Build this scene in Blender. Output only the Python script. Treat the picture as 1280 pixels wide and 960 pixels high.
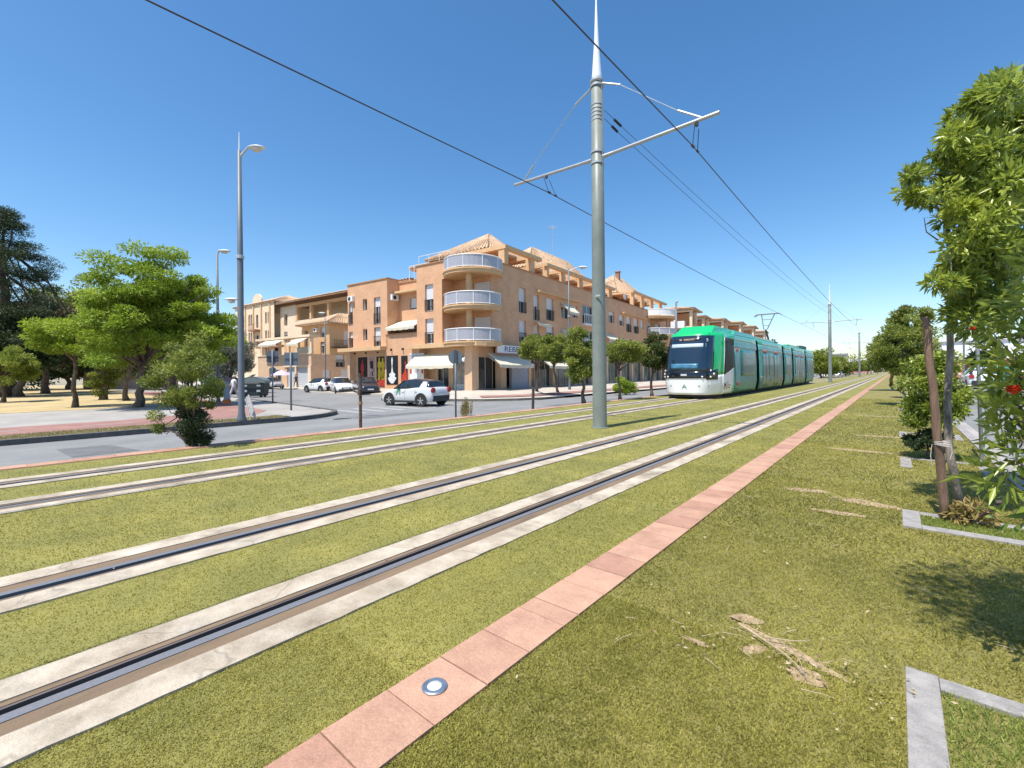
import bpy, bmesh, math, random
import numpy as np
from mathutils import Matrix, Vector
R = math.radians
for o in list(bpy.data.objects): bpy.data.objects.remove(o)
scene = bpy.context.scene
COL = scene.collection
# ---------------------------------------------------------------- camera
CAMH = 1.3; YAW = R(40.2); ROLL = R(0.5)
cam = bpy.data.cameras.new('camera'); camo = bpy.data.objects.new('camera', cam); COL.objects.link(camo)
cam.sensor_width = 36; cam.lens = 569 / 1280 * 36; cam.clip_start = 0.05; cam.clip_end = 6000
cam.shift_y = -14 / 1280
camo.matrix_world = Matrix.Translation((0, 0, CAMH)) @ Matrix.Rotation(YAW, 4, 'Z') @ Matrix.Rotation(R(90), 4, 'X') @ Matrix.Rotation(-ROLL, 4, 'Z')
scene.camera = camo
# ---------------------------------------------------------------- light
SUN_EL = R(66); SUN_AZ = R(4)            # shadows run along +Y, turned a little to +X
w = bpy.data.worlds.new('World'); scene.world = w; w.use_nodes = True
nt = w.node_tree; nt.nodes.clear()
sky = nt.nodes.new('ShaderNodeTexSky'); sky.sky_type = 'NISHITA'; sky.sun_disc = False
sky.sun_elevation = SUN_EL; sky.sun_rotation = R(180) + SUN_AZ
sky.altitude = 300; sky.air_density = 1.0; sky.dust_density = 0.9; sky.ozone_density = 1.6
bg = nt.nodes.new('ShaderNodeBackground'); bg.inputs[1].default_value = 0.14
wo = nt.nodes.new('ShaderNodeOutputWorld')
hs = nt.nodes.new('ShaderNodeHueSaturation'); hs.inputs['Saturation'].default_value = 1.28; hs.inputs['Hue'].default_value = .498
nt.links.new(sky.outputs[0], hs.inputs['Color']); nt.links.new(hs.outputs[0], bg.inputs[0]); nt.links.new(bg.outputs[0], wo.inputs[0])
sl = bpy.data.lights.new('sun', 'SUN'); sl.energy = 4.8; sl.angle = R(0.5); sl.color = (1, 0.955, 0.88)
so = bpy.data.objects.new('sun', sl); COL.objects.link(so)
sdir = Vector((math.sin(SUN_AZ) * math.cos(SUN_EL), math.cos(SUN_AZ) * math.cos(SUN_EL), -math.sin(SUN_EL)))
so.rotation_euler = sdir.to_track_quat('-Z', 'Y').to_euler()
so.location = (0, 0, 40)
vs = scene.view_settings; vs.view_transform = 'Standard'; vs.look = 'None'; vs.exposure = 0.5; vs.gamma = 1; vs.use_curve_mapping = False
# ---------------------------------------------------------------- materials
MATS = {}
def mat(name, c, rough=0.8, metal=0.0, var=0.12, vs_=6.0, bump=0.0, bs=40.0, c2=None, spec=0.5, coat=0.0, trans=0.0, alpha=None, stretch=None):
    if name in MATS: return MATS[name]
    m = bpy.data.materials.new(name); m.use_nodes = True; n = m.node_tree.nodes; l = m.node_tree.links
    b = n['Principled BSDF']; b.inputs['Roughness'].default_value = rough; b.inputs['Metallic'].default_value = metal
    b.inputs['Specular IOR Level'].default_value = spec
    if coat: b.inputs['Coat Weight'].default_value = coat
    tc = n.new('ShaderNodeTexCoord'); src = tc.outputs['Object']
    if stretch:
        mp = n.new('ShaderNodeMapping'); mp.inputs['Scale'].default_value = stretch; l.new(src, mp.inputs[0]); src = mp.outputs[0]
    if c2 is None: c2 = tuple(max(0, x * (1 - 2.2 * var)) for x in c)
    if var > 0:
        no = n.new('ShaderNodeTexNoise'); no.inputs['Scale'].default_value = vs_; no.inputs['Detail'].default_value = 6; no.inputs['Roughness'].default_value = .65
        l.new(src, no.inputs['Vector'])
        cr = n.new('ShaderNodeValToRGB'); cr.color_ramp.elements[0].position = .33; cr.color_ramp.elements[1].position = .67
        cr.color_ramp.elements[0].color = (*c2, 1); cr.color_ramp.elements[1].color = (*[min(1, x * (1 + .35 * var)) for x in c], 1)
        l.new(no.outputs[0], cr.inputs[0]); l.new(cr.outputs[0], b.inputs['Base Color'])
    else: b.inputs['Base Color'].default_value = (*c, 1)
    if bump:
        nb = n.new('ShaderNodeTexNoise'); nb.inputs['Scale'].default_value = bs; nb.inputs['Detail'].default_value = 4; l.new(src, nb.inputs['Vector'])
        bp = n.new('ShaderNodeBump'); bp.inputs['Strength'].default_value = bump; bp.inputs['Distance'].default_value = .02
        l.new(nb.outputs[0], bp.inputs['Height']); l.new(bp.outputs[0], b.inputs['Normal'])
    MATS[name] = m; return m
def mat_emit(name, c, s):
    m = bpy.data.materials.new(name); m.use_nodes = True; b = m.node_tree.nodes['Principled BSDF']
    b.inputs['Base Color'].default_value = (*c, 1); b.inputs['Emission Color'].default_value = (*c, 1); b.inputs['Emission Strength'].default_value = s
    return m
def mat_brick(name, c1, c2, mort):
    m = bpy.data.materials.new(name); m.use_nodes = True; n = m.node_tree.nodes; l = m.node_tree.links; b = n['Principled BSDF']; b.inputs['Roughness'].default_value = .9
    tc = n.new('ShaderNodeTexCoord'); sp = n.new('ShaderNodeSeparateXYZ'); l.new(tc.outputs['Object'], sp.inputs[0])
    ad = n.new('ShaderNodeMath'); ad.operation = 'ADD'; l.new(sp.outputs[0], ad.inputs[0]); l.new(sp.outputs[1], ad.inputs[1])
    cb = n.new('ShaderNodeCombineXYZ'); l.new(ad.outputs[0], cb.inputs[0]); l.new(sp.outputs[2], cb.inputs[1])
    br = n.new('ShaderNodeTexBrick'); br.inputs['Scale'].default_value = 1.0; br.inputs['Brick Width'].default_value = .25; br.inputs['Row Height'].default_value = .065; br.inputs['Mortar Size'].default_value = .008
    br.inputs['Color1'].default_value = (*c1, 1); br.inputs['Color2'].default_value = (*c2, 1); br.inputs['Mortar'].default_value = (*mort, 1)
    l.new(cb.outputs[0], br.inputs[0])
    no = n.new('ShaderNodeTexNoise'); no.inputs['Scale'].default_value = .7; no.inputs['Detail'].default_value = 8; no.inputs['Roughness'].default_value = .7; l.new(tc.outputs['Object'], no.inputs[0])
    mr = n.new('ShaderNodeMapRange'); mr.inputs[1].default_value = .3; mr.inputs[2].default_value = .7; mr.inputs[3].default_value = .84; mr.inputs[4].default_value = 1.1; l.new(no.outputs[0], mr.inputs[0])
    mx = n.new('ShaderNodeMix'); mx.data_type = 'RGBA'; mx.blend_type = 'MULTIPLY'; mx.inputs[0].default_value = 1
    l.new(br.outputs[0], mx.inputs[6]); l.new(mr.outputs[0], mx.inputs[7]); l.new(mx.outputs[2], b.inputs['Base Color'])
    return m
def mat_leaf(name, c1, c2, trans=.35, rough=.5, spec=.35):
    m = bpy.data.materials.new(name); m.use_nodes = True; n = m.node_tree.nodes; l = m.node_tree.links
    b = n['Principled BSDF']; b.inputs['Roughness'].default_value = rough; b.inputs['Specular IOR Level'].default_value = spec
    at_ = n.new('ShaderNodeAttribute'); at_.attribute_name = 'tint'
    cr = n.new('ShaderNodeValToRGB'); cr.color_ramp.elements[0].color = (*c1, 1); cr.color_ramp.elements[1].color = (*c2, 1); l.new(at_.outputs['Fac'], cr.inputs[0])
    tr = n.new('ShaderNodeBsdfTranslucent'); mx = n.new('ShaderNodeMixShader'); mx.inputs[0].default_value = trans
    hs_ = n.new('ShaderNodeHueSaturation'); hs_.inputs['Value'].default_value = 1.3; l.new(cr.outputs[0], hs_.inputs['Color'])
    l.new(cr.outputs[0], b.inputs['Base Color']); l.new(hs_.outputs[0], tr.inputs[0])
    l.new(b.outputs[0], mx.inputs[1]); l.new(tr.outputs[0], mx.inputs[2]); l.new(mx.outputs[0], n['Material Output'].inputs[0])
    return m
BRICK = mat_brick('brick', (.68, .37, .205), (.60, .315, .17), (.64, .43, .28))
BRICK2 = mat_brick('brick_red', (.42, .19, .10), (.36, .15, .08), (.40, .26, .18))
STUCCO = mat('ochre_stucco', (.66, .43, .23), .85, var=.06, vs_=2)
CREAM = mat('cream_stucco', (.80, .63, .44), .85, var=.06, vs_=1.5)
PLINTH = mat('plinth_plaster', (.66, .45, .29), .85, var=.06, vs_=1.5)
WHITE = mat('white_paint', (.78, .78, .77), .5, var=.04)
OFFW = mat('awning_canvas', (.64, .59, .46), .8, var=.06, vs_=3)
GLASSD = mat('dark_glass', (.03, .04, .05), .08, var=0, spec=.8)
GLASSG = mat('shop_glass', (.05, .08, .075), .1, var=.25, vs_=1.5, spec=.8)
GLASSB = mat('balcony_glass', (.38, .38, .42), .25, var=.05, spec=.7)
SHUT = mat('roller_shutter', (.70, .71, .74), .6, var=.04)
DARKM = mat('dark_metal', (.04, .035, .03), .5, var=.1)
ROOFT = mat('roof_tile', (.56, .40, .26), .9, var=.3, vs_=2.5, bump=.8, bs=9, c2=(.33, .21, .13))
CONC = mat('track_concrete', (.50, .44, .35), .9, var=.22, vs_=3.2, bump=.25, bs=60, c2=(.33, .265, .19))
RUST = mat('rail_filler', (.22, .15, .09), .9, var=.2, vs_=5, bump=.3, bs=50, stretch=(1, .12, 1), c2=(.15, .105, .065))
STEEL = mat('rail_steel', (.24, .24, .25), .5, metal=.3, var=.1, vs_=3, stretch=(1, .05, 1))
GROOVE = mat('groove_dark', (.025, .02, .015), .9, var=0)
TURF = mat('turf_base', (.25, .225, .055), .95, var=.18, vs_=1.3, bump=.5, bs=90, c2=(.15, .15, .04))
TURF2 = mat('lawn_base', (.22, .19, .055), .95, var=.3, vs_=1.6, bump=.6, bs=70, c2=(.17, .155, .045))
ASPH = mat('asphalt', (.225, .225, .222), .9, var=.12, vs_=.6, bump=.2, bs=80, c2=(.185, .185, .18))
PAVE = mat('pavement', (.37, .345, .315), .9, var=.1, vs_=.8, bump=.15, bs=30)
PAVEL = mat('pale_pavement', (.50, .445, .375), .9, var=.08, vs_=.8)
REDL = mat('cycle_lane', (.33, .175, .145), .9, var=.12, vs_=1.2)
KERB = mat('granite_kerb', (.34, .32, .30), .85, var=.15, vs_=9, bump=.2, bs=60)
KERBD = mat('dark_kerb', (.12, .115, .11), .9, var=.2, vs_=5)
STRAW = mat('dry_grass_ground', (.46, .36, .18), .95, var=.22, vs_=.5, bump=.4, bs=20, c2=(.36, .27, .13))
VERGE = mat('dry_verge', (.38, .32, .16), .95, var=.3, vs_=1.5, bump=.5, bs=30, c2=(.2, .19, .09))
LINEW = mat('line_paint', (.36, .36, .35), .8, var=.2, vs_=3, c2=(.24, .24, .235))
TILE = mat('sandstone', (.45, .262, .178), .85, var=.13, vs_=5, bump=.25, bs=55, c2=(.37, .21, .14))
TILEB = mat('sandstone_pale', (.49, .295, .20), .85, var=.1, vs_=5, bump=.25, bs=55, c2=(.42, .235, .16))
TILED = mat('sandstone_dark', (.43, .235, .16), .85, var=.1, vs_=5, bump=.25, bs=55)
JOINT = mat('joint', (.13, .10, .07), .95, var=.1)
POLEM = mat('pole_paint', (.20, .225, .20), .45, var=.08, vs_=3, spec=.4)
GALV = mat('galvanised', (.50, .52, .53), .45, metal=.4, var=.1)
LAMPG = mat('lamp_pole_grey', (.13, .145, .165), .5, var=.06)
RUBBER = mat('rubber', (.02, .02, .02), .85, var=0)
BARK = mat('bark', (.20, .15, .11), .95, var=.35, vs_=12, bump=.9, bs=30, stretch=(1, 1, .25))
WOOD = mat('weathered_wood', (.24, .15, .10), .95, var=.35, vs_=14, bump=1.0, bs=40, stretch=(1, 1, .12), c2=(.12, .075, .05))
def weather(m, crack=.35, scale=1.1, stain=.35, sscale=2.2, stretch=(1, 1, 1)):
    n = m.node_tree.nodes; l = m.node_tree.links; b = n['Principled BSDF']; src = b.inputs['Base Color'].links[0].from_socket
    tc = n.new('ShaderNodeTexCoord'); mp = n.new('ShaderNodeMapping'); mp.inputs['Scale'].default_value = stretch; l.new(tc.outputs['Object'], mp.inputs[0])
    nz = n.new('ShaderNodeTexNoise'); nz.inputs['Scale'].default_value = 5; l.new(tc.outputs['Object'], nz.inputs['Vector'])
    vm = n.new('ShaderNodeVectorMath'); vm.operation = 'MULTIPLY_ADD'; vm.inputs[1].default_value = (.25, .25, .25); l.new(nz.outputs['Color'], vm.inputs[0]); l.new(mp.outputs[0], vm.inputs[2])
    vo = n.new('ShaderNodeTexVoronoi'); vo.feature = 'DISTANCE_TO_EDGE'; vo.inputs['Scale'].default_value = scale; l.new(vm.outputs[0], vo.inputs['Vector'])
    r1 = n.new('ShaderNodeMapRange'); r1.inputs[1].default_value = 0; r1.inputs[2].default_value = .008; r1.inputs[3].default_value = 1 - crack; r1.inputs[4].default_value = 1; l.new(vo.outputs['Distance'], r1.inputs[0])
    n2 = n.new('ShaderNodeTexNoise'); n2.inputs['Scale'].default_value = sscale; n2.inputs['Detail'].default_value = 9; n2.inputs['Roughness'].default_value = .75; l.new(mp.outputs[0], n2.inputs['Vector'])
    r2 = n.new('ShaderNodeMapRange'); r2.inputs[1].default_value = .48; r2.inputs[2].default_value = .70; r2.inputs[3].default_value = 1; r2.inputs[4].default_value = 1 - stain; l.new(n2.outputs[0], r2.inputs[0])
    mu = n.new('ShaderNodeMath'); mu.operation = 'MULTIPLY'; l.new(r1.outputs[0], mu.inputs[0]); l.new(r2.outputs[0], mu.inputs[1])
    n3 = n.new('ShaderNodeTexNoise'); n3.inputs['Scale'].default_value = 160; l.new(tc.outputs['Object'], n3.inputs['Vector'])
    r3 = n.new('ShaderNodeMapRange'); r3.inputs[1].default_value = .3; r3.inputs[2].default_value = .7; r3.inputs[3].default_value = .86; r3.inputs[4].default_value = 1.1; l.new(n3.outputs[0], r3.inputs[0])
    m3 = n.new('ShaderNodeMath'); m3.operation = 'MULTIPLY'; l.new(mu.outputs[0], m3.inputs[0]); l.new(r3.outputs[0], m3.inputs[1])
    mx = n.new('ShaderNodeMix'); mx.data_type = 'RGBA'; mx.blend_type = 'MULTIPLY'; mx.inputs[0].default_value = 1; l.new(src, mx.inputs[6]); l.new(m3.outputs[0], mx.inputs[7]); l.new(mx.outputs[2], b.inputs['Base Color'])
weather(CONC, .28, .7, .5, 1.3); weather(RUST, 0, 1, .35, 6, (1, .3, 1)); weather(ASPH, .22, .35, .2, .35); weather(PAVE, .25, .8, .18, .5); weather(PAVEL, .2, .6, .15, .5); weather(KERB, .2, 2, .3, 6); weather(REDL, .1, .7, .2, 1)
for q in (TILE, TILEB, TILED): weather(q, .0, 1, .22, 3.5)
weather(STEEL, 0, 1, .3, 5, (1, .08, 1))
# ---------------------------------------------------------------- object helpers
def tag(o, label=None, cat=None, group=None, kind=None):
    if label: o['label'] = label
    if cat: o['category'] = cat
    if group: o['group'] = group
    if kind: o['kind'] = kind
    return o
def empty(name, loc=(0, 0, 0), rz=0.0, label=None, cat=None, group=None):
    o = bpy.data.objects.new(name, None); COL.objects.link(o); o.location = loc; o.rotation_euler = (0, 0, rz); o.empty_display_size = .2
    return tag(o, label, cat, group)
class MB:
    def __init__(s): s.v = []; s.f = []; s.m = []; s.pieces = []
    def add(s, vs, fs, mi=0):
        k = len(s.v); s.v += [tuple(p) for p in vs]; s.f += [tuple(i + k for i in f) for f in fs]; s.m += [mi] * len(fs); s.pieces.append((k, len(s.f) - len(fs), len(s.v), len(s.f))); return s
    def box(s, x0, x1, y0, y1, z0, z1, mi=0):
        if x0 > x1: x0, x1 = x1, x0
        if y0 > y1: y0, y1 = y1, y0
        if z0 > z1: z0, z1 = z1, z0
        return s.add([(x0, y0, z0), (x1, y0, z0), (x1, y1, z0), (x0, y1, z0), (x0, y0, z1), (x1, y0, z1), (x1, y1, z1), (x0, y1, z1)],
              [(0, 3, 2, 1), (4, 5, 6, 7), (0, 1, 5, 4), (1, 2, 6, 5), (2, 3, 7, 6), (3, 0, 4, 7)], mi)
    def hexa(s, b, t, mi=0):    # bottom 4 pts, top 4 pts
        return s.add(list(b) + list(t), [(0, 3, 2, 1), (4, 5, 6, 7), (0, 1, 5, 4), (1, 2, 6, 5), (2, 3, 7, 6), (3, 0, 4, 7)], mi)
    def quad(s, a, b, c, d, mi=0): return s.add([a, b, c, d], [(0, 1, 2, 3)], mi)
    def prism(s, poly, z0, z1, mi=0):
        n = len(poly); f = lambda z, i: z(poly[i]) if callable(z) else z
        vs = [(p[0], p[1], f(z0, i)) for i, p in enumerate(poly)] + [(p[0], p[1], f(z1, i)) for i, p in enumerate(poly)]
        return s.add(vs, [tuple(range(n))[::-1], tuple(range(n, 2 * n))] + [(i, (i + 1) % n, n + (i + 1) % n, n + i) for i in range(n)], mi)
    def tube(s, pts, rads, n=8, caps=True, mi=0):
        pts = [Vector(p) for p in pts]
        if not hasattr(rads, '__len__'): rads = [rads] * len(pts)
        vs = []; fs = []; up = Vector((0, 0, 1))
        t0 = (pts[1] - pts[0]).normalized(); a = up.cross(t0)
        if a.length < .1: a = Vector((1, 0, 0)).cross(t0)
        a.normalize()
        for i, p in enumerate(pts):
            t = (pts[min(i + 1, len(pts) - 1)] - pts[max(i - 1, 0)]).normalized()
            a = (a - t * a.dot(t)).normalized(); b = t.cross(a)
            for j in range(n):
                q = 2 * math.pi * j / n; vs.append(p + (a * math.cos(q) + b * math.sin(q)) * rads[i])
        for i in range(len(pts) - 1):
            for j in range(n):
                k = (j + 1) % n; fs.append((i * n + j, i * n + k, (i + 1) * n + k, (i + 1) * n + j))
        if caps: fs.append(tuple(range(n))[::-1]); fs.append(tuple((len(pts) - 1) * n + j for j in range(n)))
        return s.add(vs, fs, mi)
    def lathe(s, prof, c=(0, 0, 0), n=20, axis='z', mi=0):
        vs = []; fs = []
        for r, h in prof:
            for j in range(n):
                q = 2 * math.pi * j / n; x, y = r * math.cos(q), r * math.sin(q)
                p = (x, y, h) if axis == 'z' else ((x, h, y) if axis == 'y' else (h, x, y))
                vs.append((c[0] + p[0], c[1] + p[1], c[2] + p[2]))
        for i in range(len(prof) - 1):
            for j in range(n):
                k = (j + 1) % n; fs.append((i * n + j, i * n + k, (i + 1) * n + k, (i + 1) * n + j))
        fs.append(tuple(range(n))[::-1]); fs.append(tuple((len(prof) - 1) * n + j for j in range(n)))
        return s.add(vs, fs, mi)
    def build(s, name, m, parent=None, smooth=False, bevel=0.0, loc=None):
        me = bpy.data.meshes.new(name); me.from_pydata(s.v, [], s.f)
        ms = m if isinstance(m, (list, tuple)) else [m]
        for q in ms: me.materials.append(q)
        if len(ms) > 1: me.polygons.foreach_set('material_index', s.m)
        bm = bmesh.new(); bm.from_mesh(me); bmesh.ops.recalc_face_normals(bm, faces=bm.faces); bm.to_mesh(me); bm.free()
        if smooth: me.polygons.foreach_set('use_smooth', [True] * len(me.polygons))
        me.update()
        o = bpy.data.objects.new(name, me); COL.objects.link(o)
        if parent: o.parent = parent
        if loc: o.location = loc
        if bevel:
            b = o.modifiers.new('bevel', 'BEVEL'); b.width = bevel; b.segments = 2; b.limit_method = 'ANGLE'; b.angle_limit = R(40)
        return o
def _each(s, name, m, parent=None, **k):
    out = []
    for (v0, f0, v1, f1) in s.pieces:
        q = MB(); q.v = s.v[v0:v1]; q.f = [tuple(i - v0 for i in f) for f in s.f[f0:f1]]; q.m = s.m[f0:f1]; out.append(q.build(name, m, parent, **k))
    return out
MB.build_each = _each
def copy_tree(o, parent=None):
    c = o.copy(); COL.objects.link(c)
    if parent: c.parent = parent
    for ch in list(o.children): copy_tree(ch, c)
    return c
def text_mesh(s, name, size, m, parent, loc, rot, depth=.01, align='LEFT', sx=1.0):
    cu = bpy.data.curves.new(name, 'FONT'); cu.body = s; cu.size = size; cu.extrude = depth; cu.align_x = align
    to = bpy.data.objects.new('tmp', cu); COL.objects.link(to)
    dg = bpy.context.evaluated_depsgraph_get(); me = bpy.data.meshes.new_from_object(to.evaluated_get(dg))
    bpy.data.objects.remove(to)
    me.materials.clear(); me.materials.append(m)
    o = bpy.data.objects.new(name, me); COL.objects.link(o); o.parent = parent; o.location = loc; o.rotation_euler = rot; o.scale = (sx, 1, 1)
    return o
# a spot in the place from where it is seen and how far off it stands (used to measure the place off the photograph)
_f = Vector((-math.sin(YAW), math.cos(YAW), 0)); _r = Vector((math.cos(YAW), math.sin(YAW), 0))
def ray(x, y):
    u = x - 640; v = 466 - y; c, s = math.cos(ROLL), math.sin(ROLL)
    return _f + _r * ((c * u + s * v) / 569) + Vector((0, 0, (-s * u + c * v) / 569))
def at(x, y, d): return ray(x, y) * d + Vector((0, 0, CAMH))
def gp(x, y, z): t = ray(x, y); return t * ((z - CAMH) / t.z) + Vector((0, 0, CAMH))
# ---------------------------------------------------------------- foliage
def leaf_mesh(name, P, N, L, W, mt, parent, seed, tint=None, curl=.25):
    """P: leaf bases (n,3); N: leaf direction (n,3)"""
    rg = np.random.default_rng(seed); n = len(P)
    d = N / np.maximum(np.linalg.norm(N, axis=1, keepdims=True), 1e-6)
    q = rg.normal(size=(n, 3)); s = np.cross(d, q); s /= np.maximum(np.linalg.norm(s, axis=1, keepdims=True), 1e-6); up = np.cross(s, d)
    l = (L * rg.uniform(.65, 1.25, n))[:, None]; w_ = (W * rg.uniform(.7, 1.2, n))[:, None]
    v = np.empty((n, 4, 3)); v[:, 0] = P; v[:, 1] = P + d * l * .45 + s * w_ * .5 + up * w_ * curl; v[:, 2] = P + d * l; v[:, 3] = P + d * l * .45 - s * w_ * .5 + up * w_ * curl
    me = bpy.data.meshes.new(name); me.vertices.add(n * 4); me.vertices.foreach_set('co', v.reshape(-1))
    tri = (np.array([0, 1, 2, 0, 2, 3])[None] + np.arange(n)[:, None] * 4).reshape(-1)
    me.loops.add(n * 6); me.loops.foreach_set('vertex_index', tri.astype(np.int32))
    me.polygons.add(n * 2); me.polygons.foreach_set('loop_start', np.arange(0, n * 6, 3, dtype=np.int32))
    a = me.attributes.new('tint', 'FLOAT', 'FACE')
    t = rg.uniform(0, 1, n) if tint is None else np.clip(tint, 0, 1)
    a.data.foreach_set('value', np.repeat(t, 2).astype(np.float32))
    me.materials.append(mt); me.update(calc_edges=True)
    o = bpy.data.objects.new(name, me); COL.objects.link(o)
    if parent: o.parent = parent
    return o
def clumps(c, r, n, seed, shell=.55, low=-.75):
    rg = np.random.default_rng(seed); out = []
    while len(out) < n:
        v = rg.normal(size=3); v /= np.linalg.norm(v)
        if v[2] < low: continue
        rr = shell + (1 - shell) * rg.uniform() ** .6
        rr *= 1 + .13 * math.sin(3 * math.atan2(v[1], v[0]) + seed) + .1 * math.sin(5 * v[2] + seed * 2)
        out.append(np.array(c) + v * np.array(r) * rr)
    return np.array(out)
def crown(parent, C, cr, nleaf, L, W, mt, seed, flat=.6, droop=-.1, name='crown', base=None):
    """leaves gathered in clumps C of radius cr"""
    rg = np.random.default_rng(seed + 7); k = len(C); idx = rg.integers(0, k, nleaf)
    size = rg.uniform(.6, 1.3, k) * cr; v = rg.normal(size=(nleaf, 3)); v /= np.linalg.norm(v, axis=1, keepdims=True)
    rad = rg.uniform(0, 1, nleaf) ** .45
    off = v * (rad * size[idx])[:, None]; off[:, 2] *= flat
    P = C[idx] + off
    N = v * .9 + rg.normal(size=(nleaf, 3)) * .55; N[:, 2] += droop
    ct = rg.uniform(.15, .85, k)
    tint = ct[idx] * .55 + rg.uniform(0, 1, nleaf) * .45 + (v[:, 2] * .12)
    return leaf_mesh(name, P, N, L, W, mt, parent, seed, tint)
def limbs(mb, base, top, tips, r0, seed, rt=.35):
    rnd = random.Random(seed); base = Vector(base); top = Vector(top)
    n = 6; pts = []; rad = []
    for i in range(n + 1):
        t = i / n; p = base.lerp(top, t); j = r0 * .7
        if 0 < i < n: p += Vector((rnd.uniform(-j, j), rnd.uniform(-j, j), 0))
        pts.append(p); rad.append(r0 * (1 - .45 * t) * (1.35 if i == 0 else 1))
    mb.tube(pts, rad, 9)
    for tp in tips:
        s = pts[rnd.choice([n, n, n - 1])]; tp = Vector(tp); mid = s.lerp(tp, .5) + Vector((0, 0, (tp - s).length * .08)) + Vector([rnd.uniform(-1, 1) * (tp - s).length * .07 for _ in range(3)])
        mb.tube([s, mid, tp], [r0 * rt * 1.2, r0 * rt * .7, r0 * .1], 6)
def make_tree(name, label, base, top, c, r, ncl, cr, nleaf, L, W, mt, r0, seed, group=None, cat='tree', barkm=None, flat=.6, shell=.55, low=-.75, extra=None, nlimb=14):
    b = Vector(base); e = empty(name, b, 0, label, cat, group)
    C = clumps(Vector(c) - b, r, ncl, seed, shell, low)
    if extra is not None: C = np.vstack([C, np.array([Vector(x) - b for x in extra])])
    crown(e, C, cr, nleaf, L, W, mt, seed, flat)
    mb = MB(); rnd = random.Random(seed)
    tips = [C[i] for i in rnd.sample(range(len(C)), min(nlimb, len(C)))]
    limbs(mb, (0, 0, -.03), Vector(top) - b, tips, r0, seed); mb.build('trunk', barkm or BARK, e, smooth=True)
    return e
# ================================================================ GROUND
def sheet(name, pts, m, z0=None, kind='structure'):
    mb = MB(); mb.add(pts, [tuple(range(len(pts)))]); o = mb.build(name, m); o['kind'] = kind; return o
def slab(name, poly, z0, z1, m, kind='structure', bevel=0):
    mb = MB(); mb.prism(poly, z0, z1); o = mb.build(name, m, bevel=bevel); o['kind'] = kind; return o
Y0, Y1 = -50, 420
sheet('ground', [(-3000, -3000, -.72), (3000, -3000, -.72), (3000, 3000, -.72), (-3000, 3000, -.72)], mat('ground_far', (.33, .29, .2), .95, var=.2, vs_=.02))
# roads
mb = MB()
ys = [Y0, 420]
mb.add([(-9.9, Y0, -.14), (-9.9, Y1, -.14), (-17.9, Y1, -.50), (-17.9, Y0, -.50)], [(0, 1, 2, 3)])
o = mb.build('road', ASPH); o['kind'] = 'structure'
sheet('side_road', [(-17.9, 5, -.503), (-17.9, 24, -.503), (-140, 32, -.503), (-140, 12, -.503)], ASPH)
slab('right_road', [(1.13, Y0), (9.5, Y0), (9.5, Y1), (1.13, Y1)], -.6, -.13, ASPH)
# left pavement with park, rounded corner into the side road
arc = []
for i in range(9):
    a = R(0 + 90 * i / 8); arc.append((-20.9 + 3 * math.cos(a), 7.6 + 3 * math.sin(a) * 1.15))
slope_dir = .105
kl = arc + [(-70, 11.05 + slope_dir * 47), (-130, 11.05 + slope_dir * 107)]
poly = [(-17.9, Y0)] + kl + [(-130, Y0)]
slab('pavement', poly, -.6, -.38, PAVE)
# kerb along it
def strip_along(pts, w, z0, z1, m, name, side=1):
    mb = MB()
    P = [Vector((p[0], p[1], 0)) for p in pts]; N = []
    for i in range(len(P)):
        t = (P[min(i + 1, len(P) - 1)] - P[max(i - 1, 0)]).normalized(); N.append(Vector((-t.y, t.x, 0)) * side)
    for i in range(len(P) - 1):
        a, b = P[i], P[i + 1]; c, d = b + N[i + 1] * w, a + N[i] * w
        mb.hexa([(q.x, q.y, z0) for q in (a, b, c, d)], [(q.x, q.y, z1) for q in (a, b, c, d)])
    o = mb.build(name, m); o['kind'] = 'structure'; return o
strip_along([(-17.85, Y0)] + [(p[0] + .05, p[1] + .03) for p in kl], .22, -.62, -.345, KERBD, 'kerb', 1)
slab('dirt_verge', [(-18.07, Y0), (-18.07, 6.6), (-18.6, 8.2), (-19.2, 8.2), (-19.2, Y0)], -.5, -.372, VERGE)
# cycle lane, bending round the corner
cl = [(-22.6, Y0), (-19.5, Y0), (-19.5, 5.2), (-20.6, 7.6), (-22.6, 8.9), (-60, 12.8), (-60, 10.2), (-25.5, 6.6), (-23.2, 5.4), (-22.6, 3.6)]
slab('cycle_lane', cl, -.5, -.374, REDL)
for i, yy in enumerate((-8.2, -4.6, -.6, 2.4)):
    slab('lane_marking', [(-21.06, yy), (-20.94, yy), (-20.94, yy + 1.5), (-21.06, yy + 1.5)], -.45, -.369, LINEW)
slab('dry_park_ground', [(-31.5, Y0), (-31.5, 4.2), (-34.5, 8.4), (-44, 9.4), (-125, 14), (-125, Y0)], -.5, -.366, STRAW)
# pavement in front of the brick building (ramps up to the shop floor)
mb = MB()
def zr(p): return -.10 if p[0] < -24.5 else -.38
a5 = R(5); ex = Vector((math.cos(a5), math.sin(a5), 0)); ey = Vector((-math.sin(a5), math.cos(a5), 0)); OB = Vector((-25.52, 26.22, 0))
def bl(x, y, z=0): return OB + ex * x + ey * y + Vector((0, 0, z))
c0 = bl(-1.5, .5)
crn = [(-17.9, 27.0)] + [(-23.9 + 6 * math.cos(R(t)), 26.0 - 6.6 * math.sin(R(t))) for t in (10, 30, 50, 70, 90)] 
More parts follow.
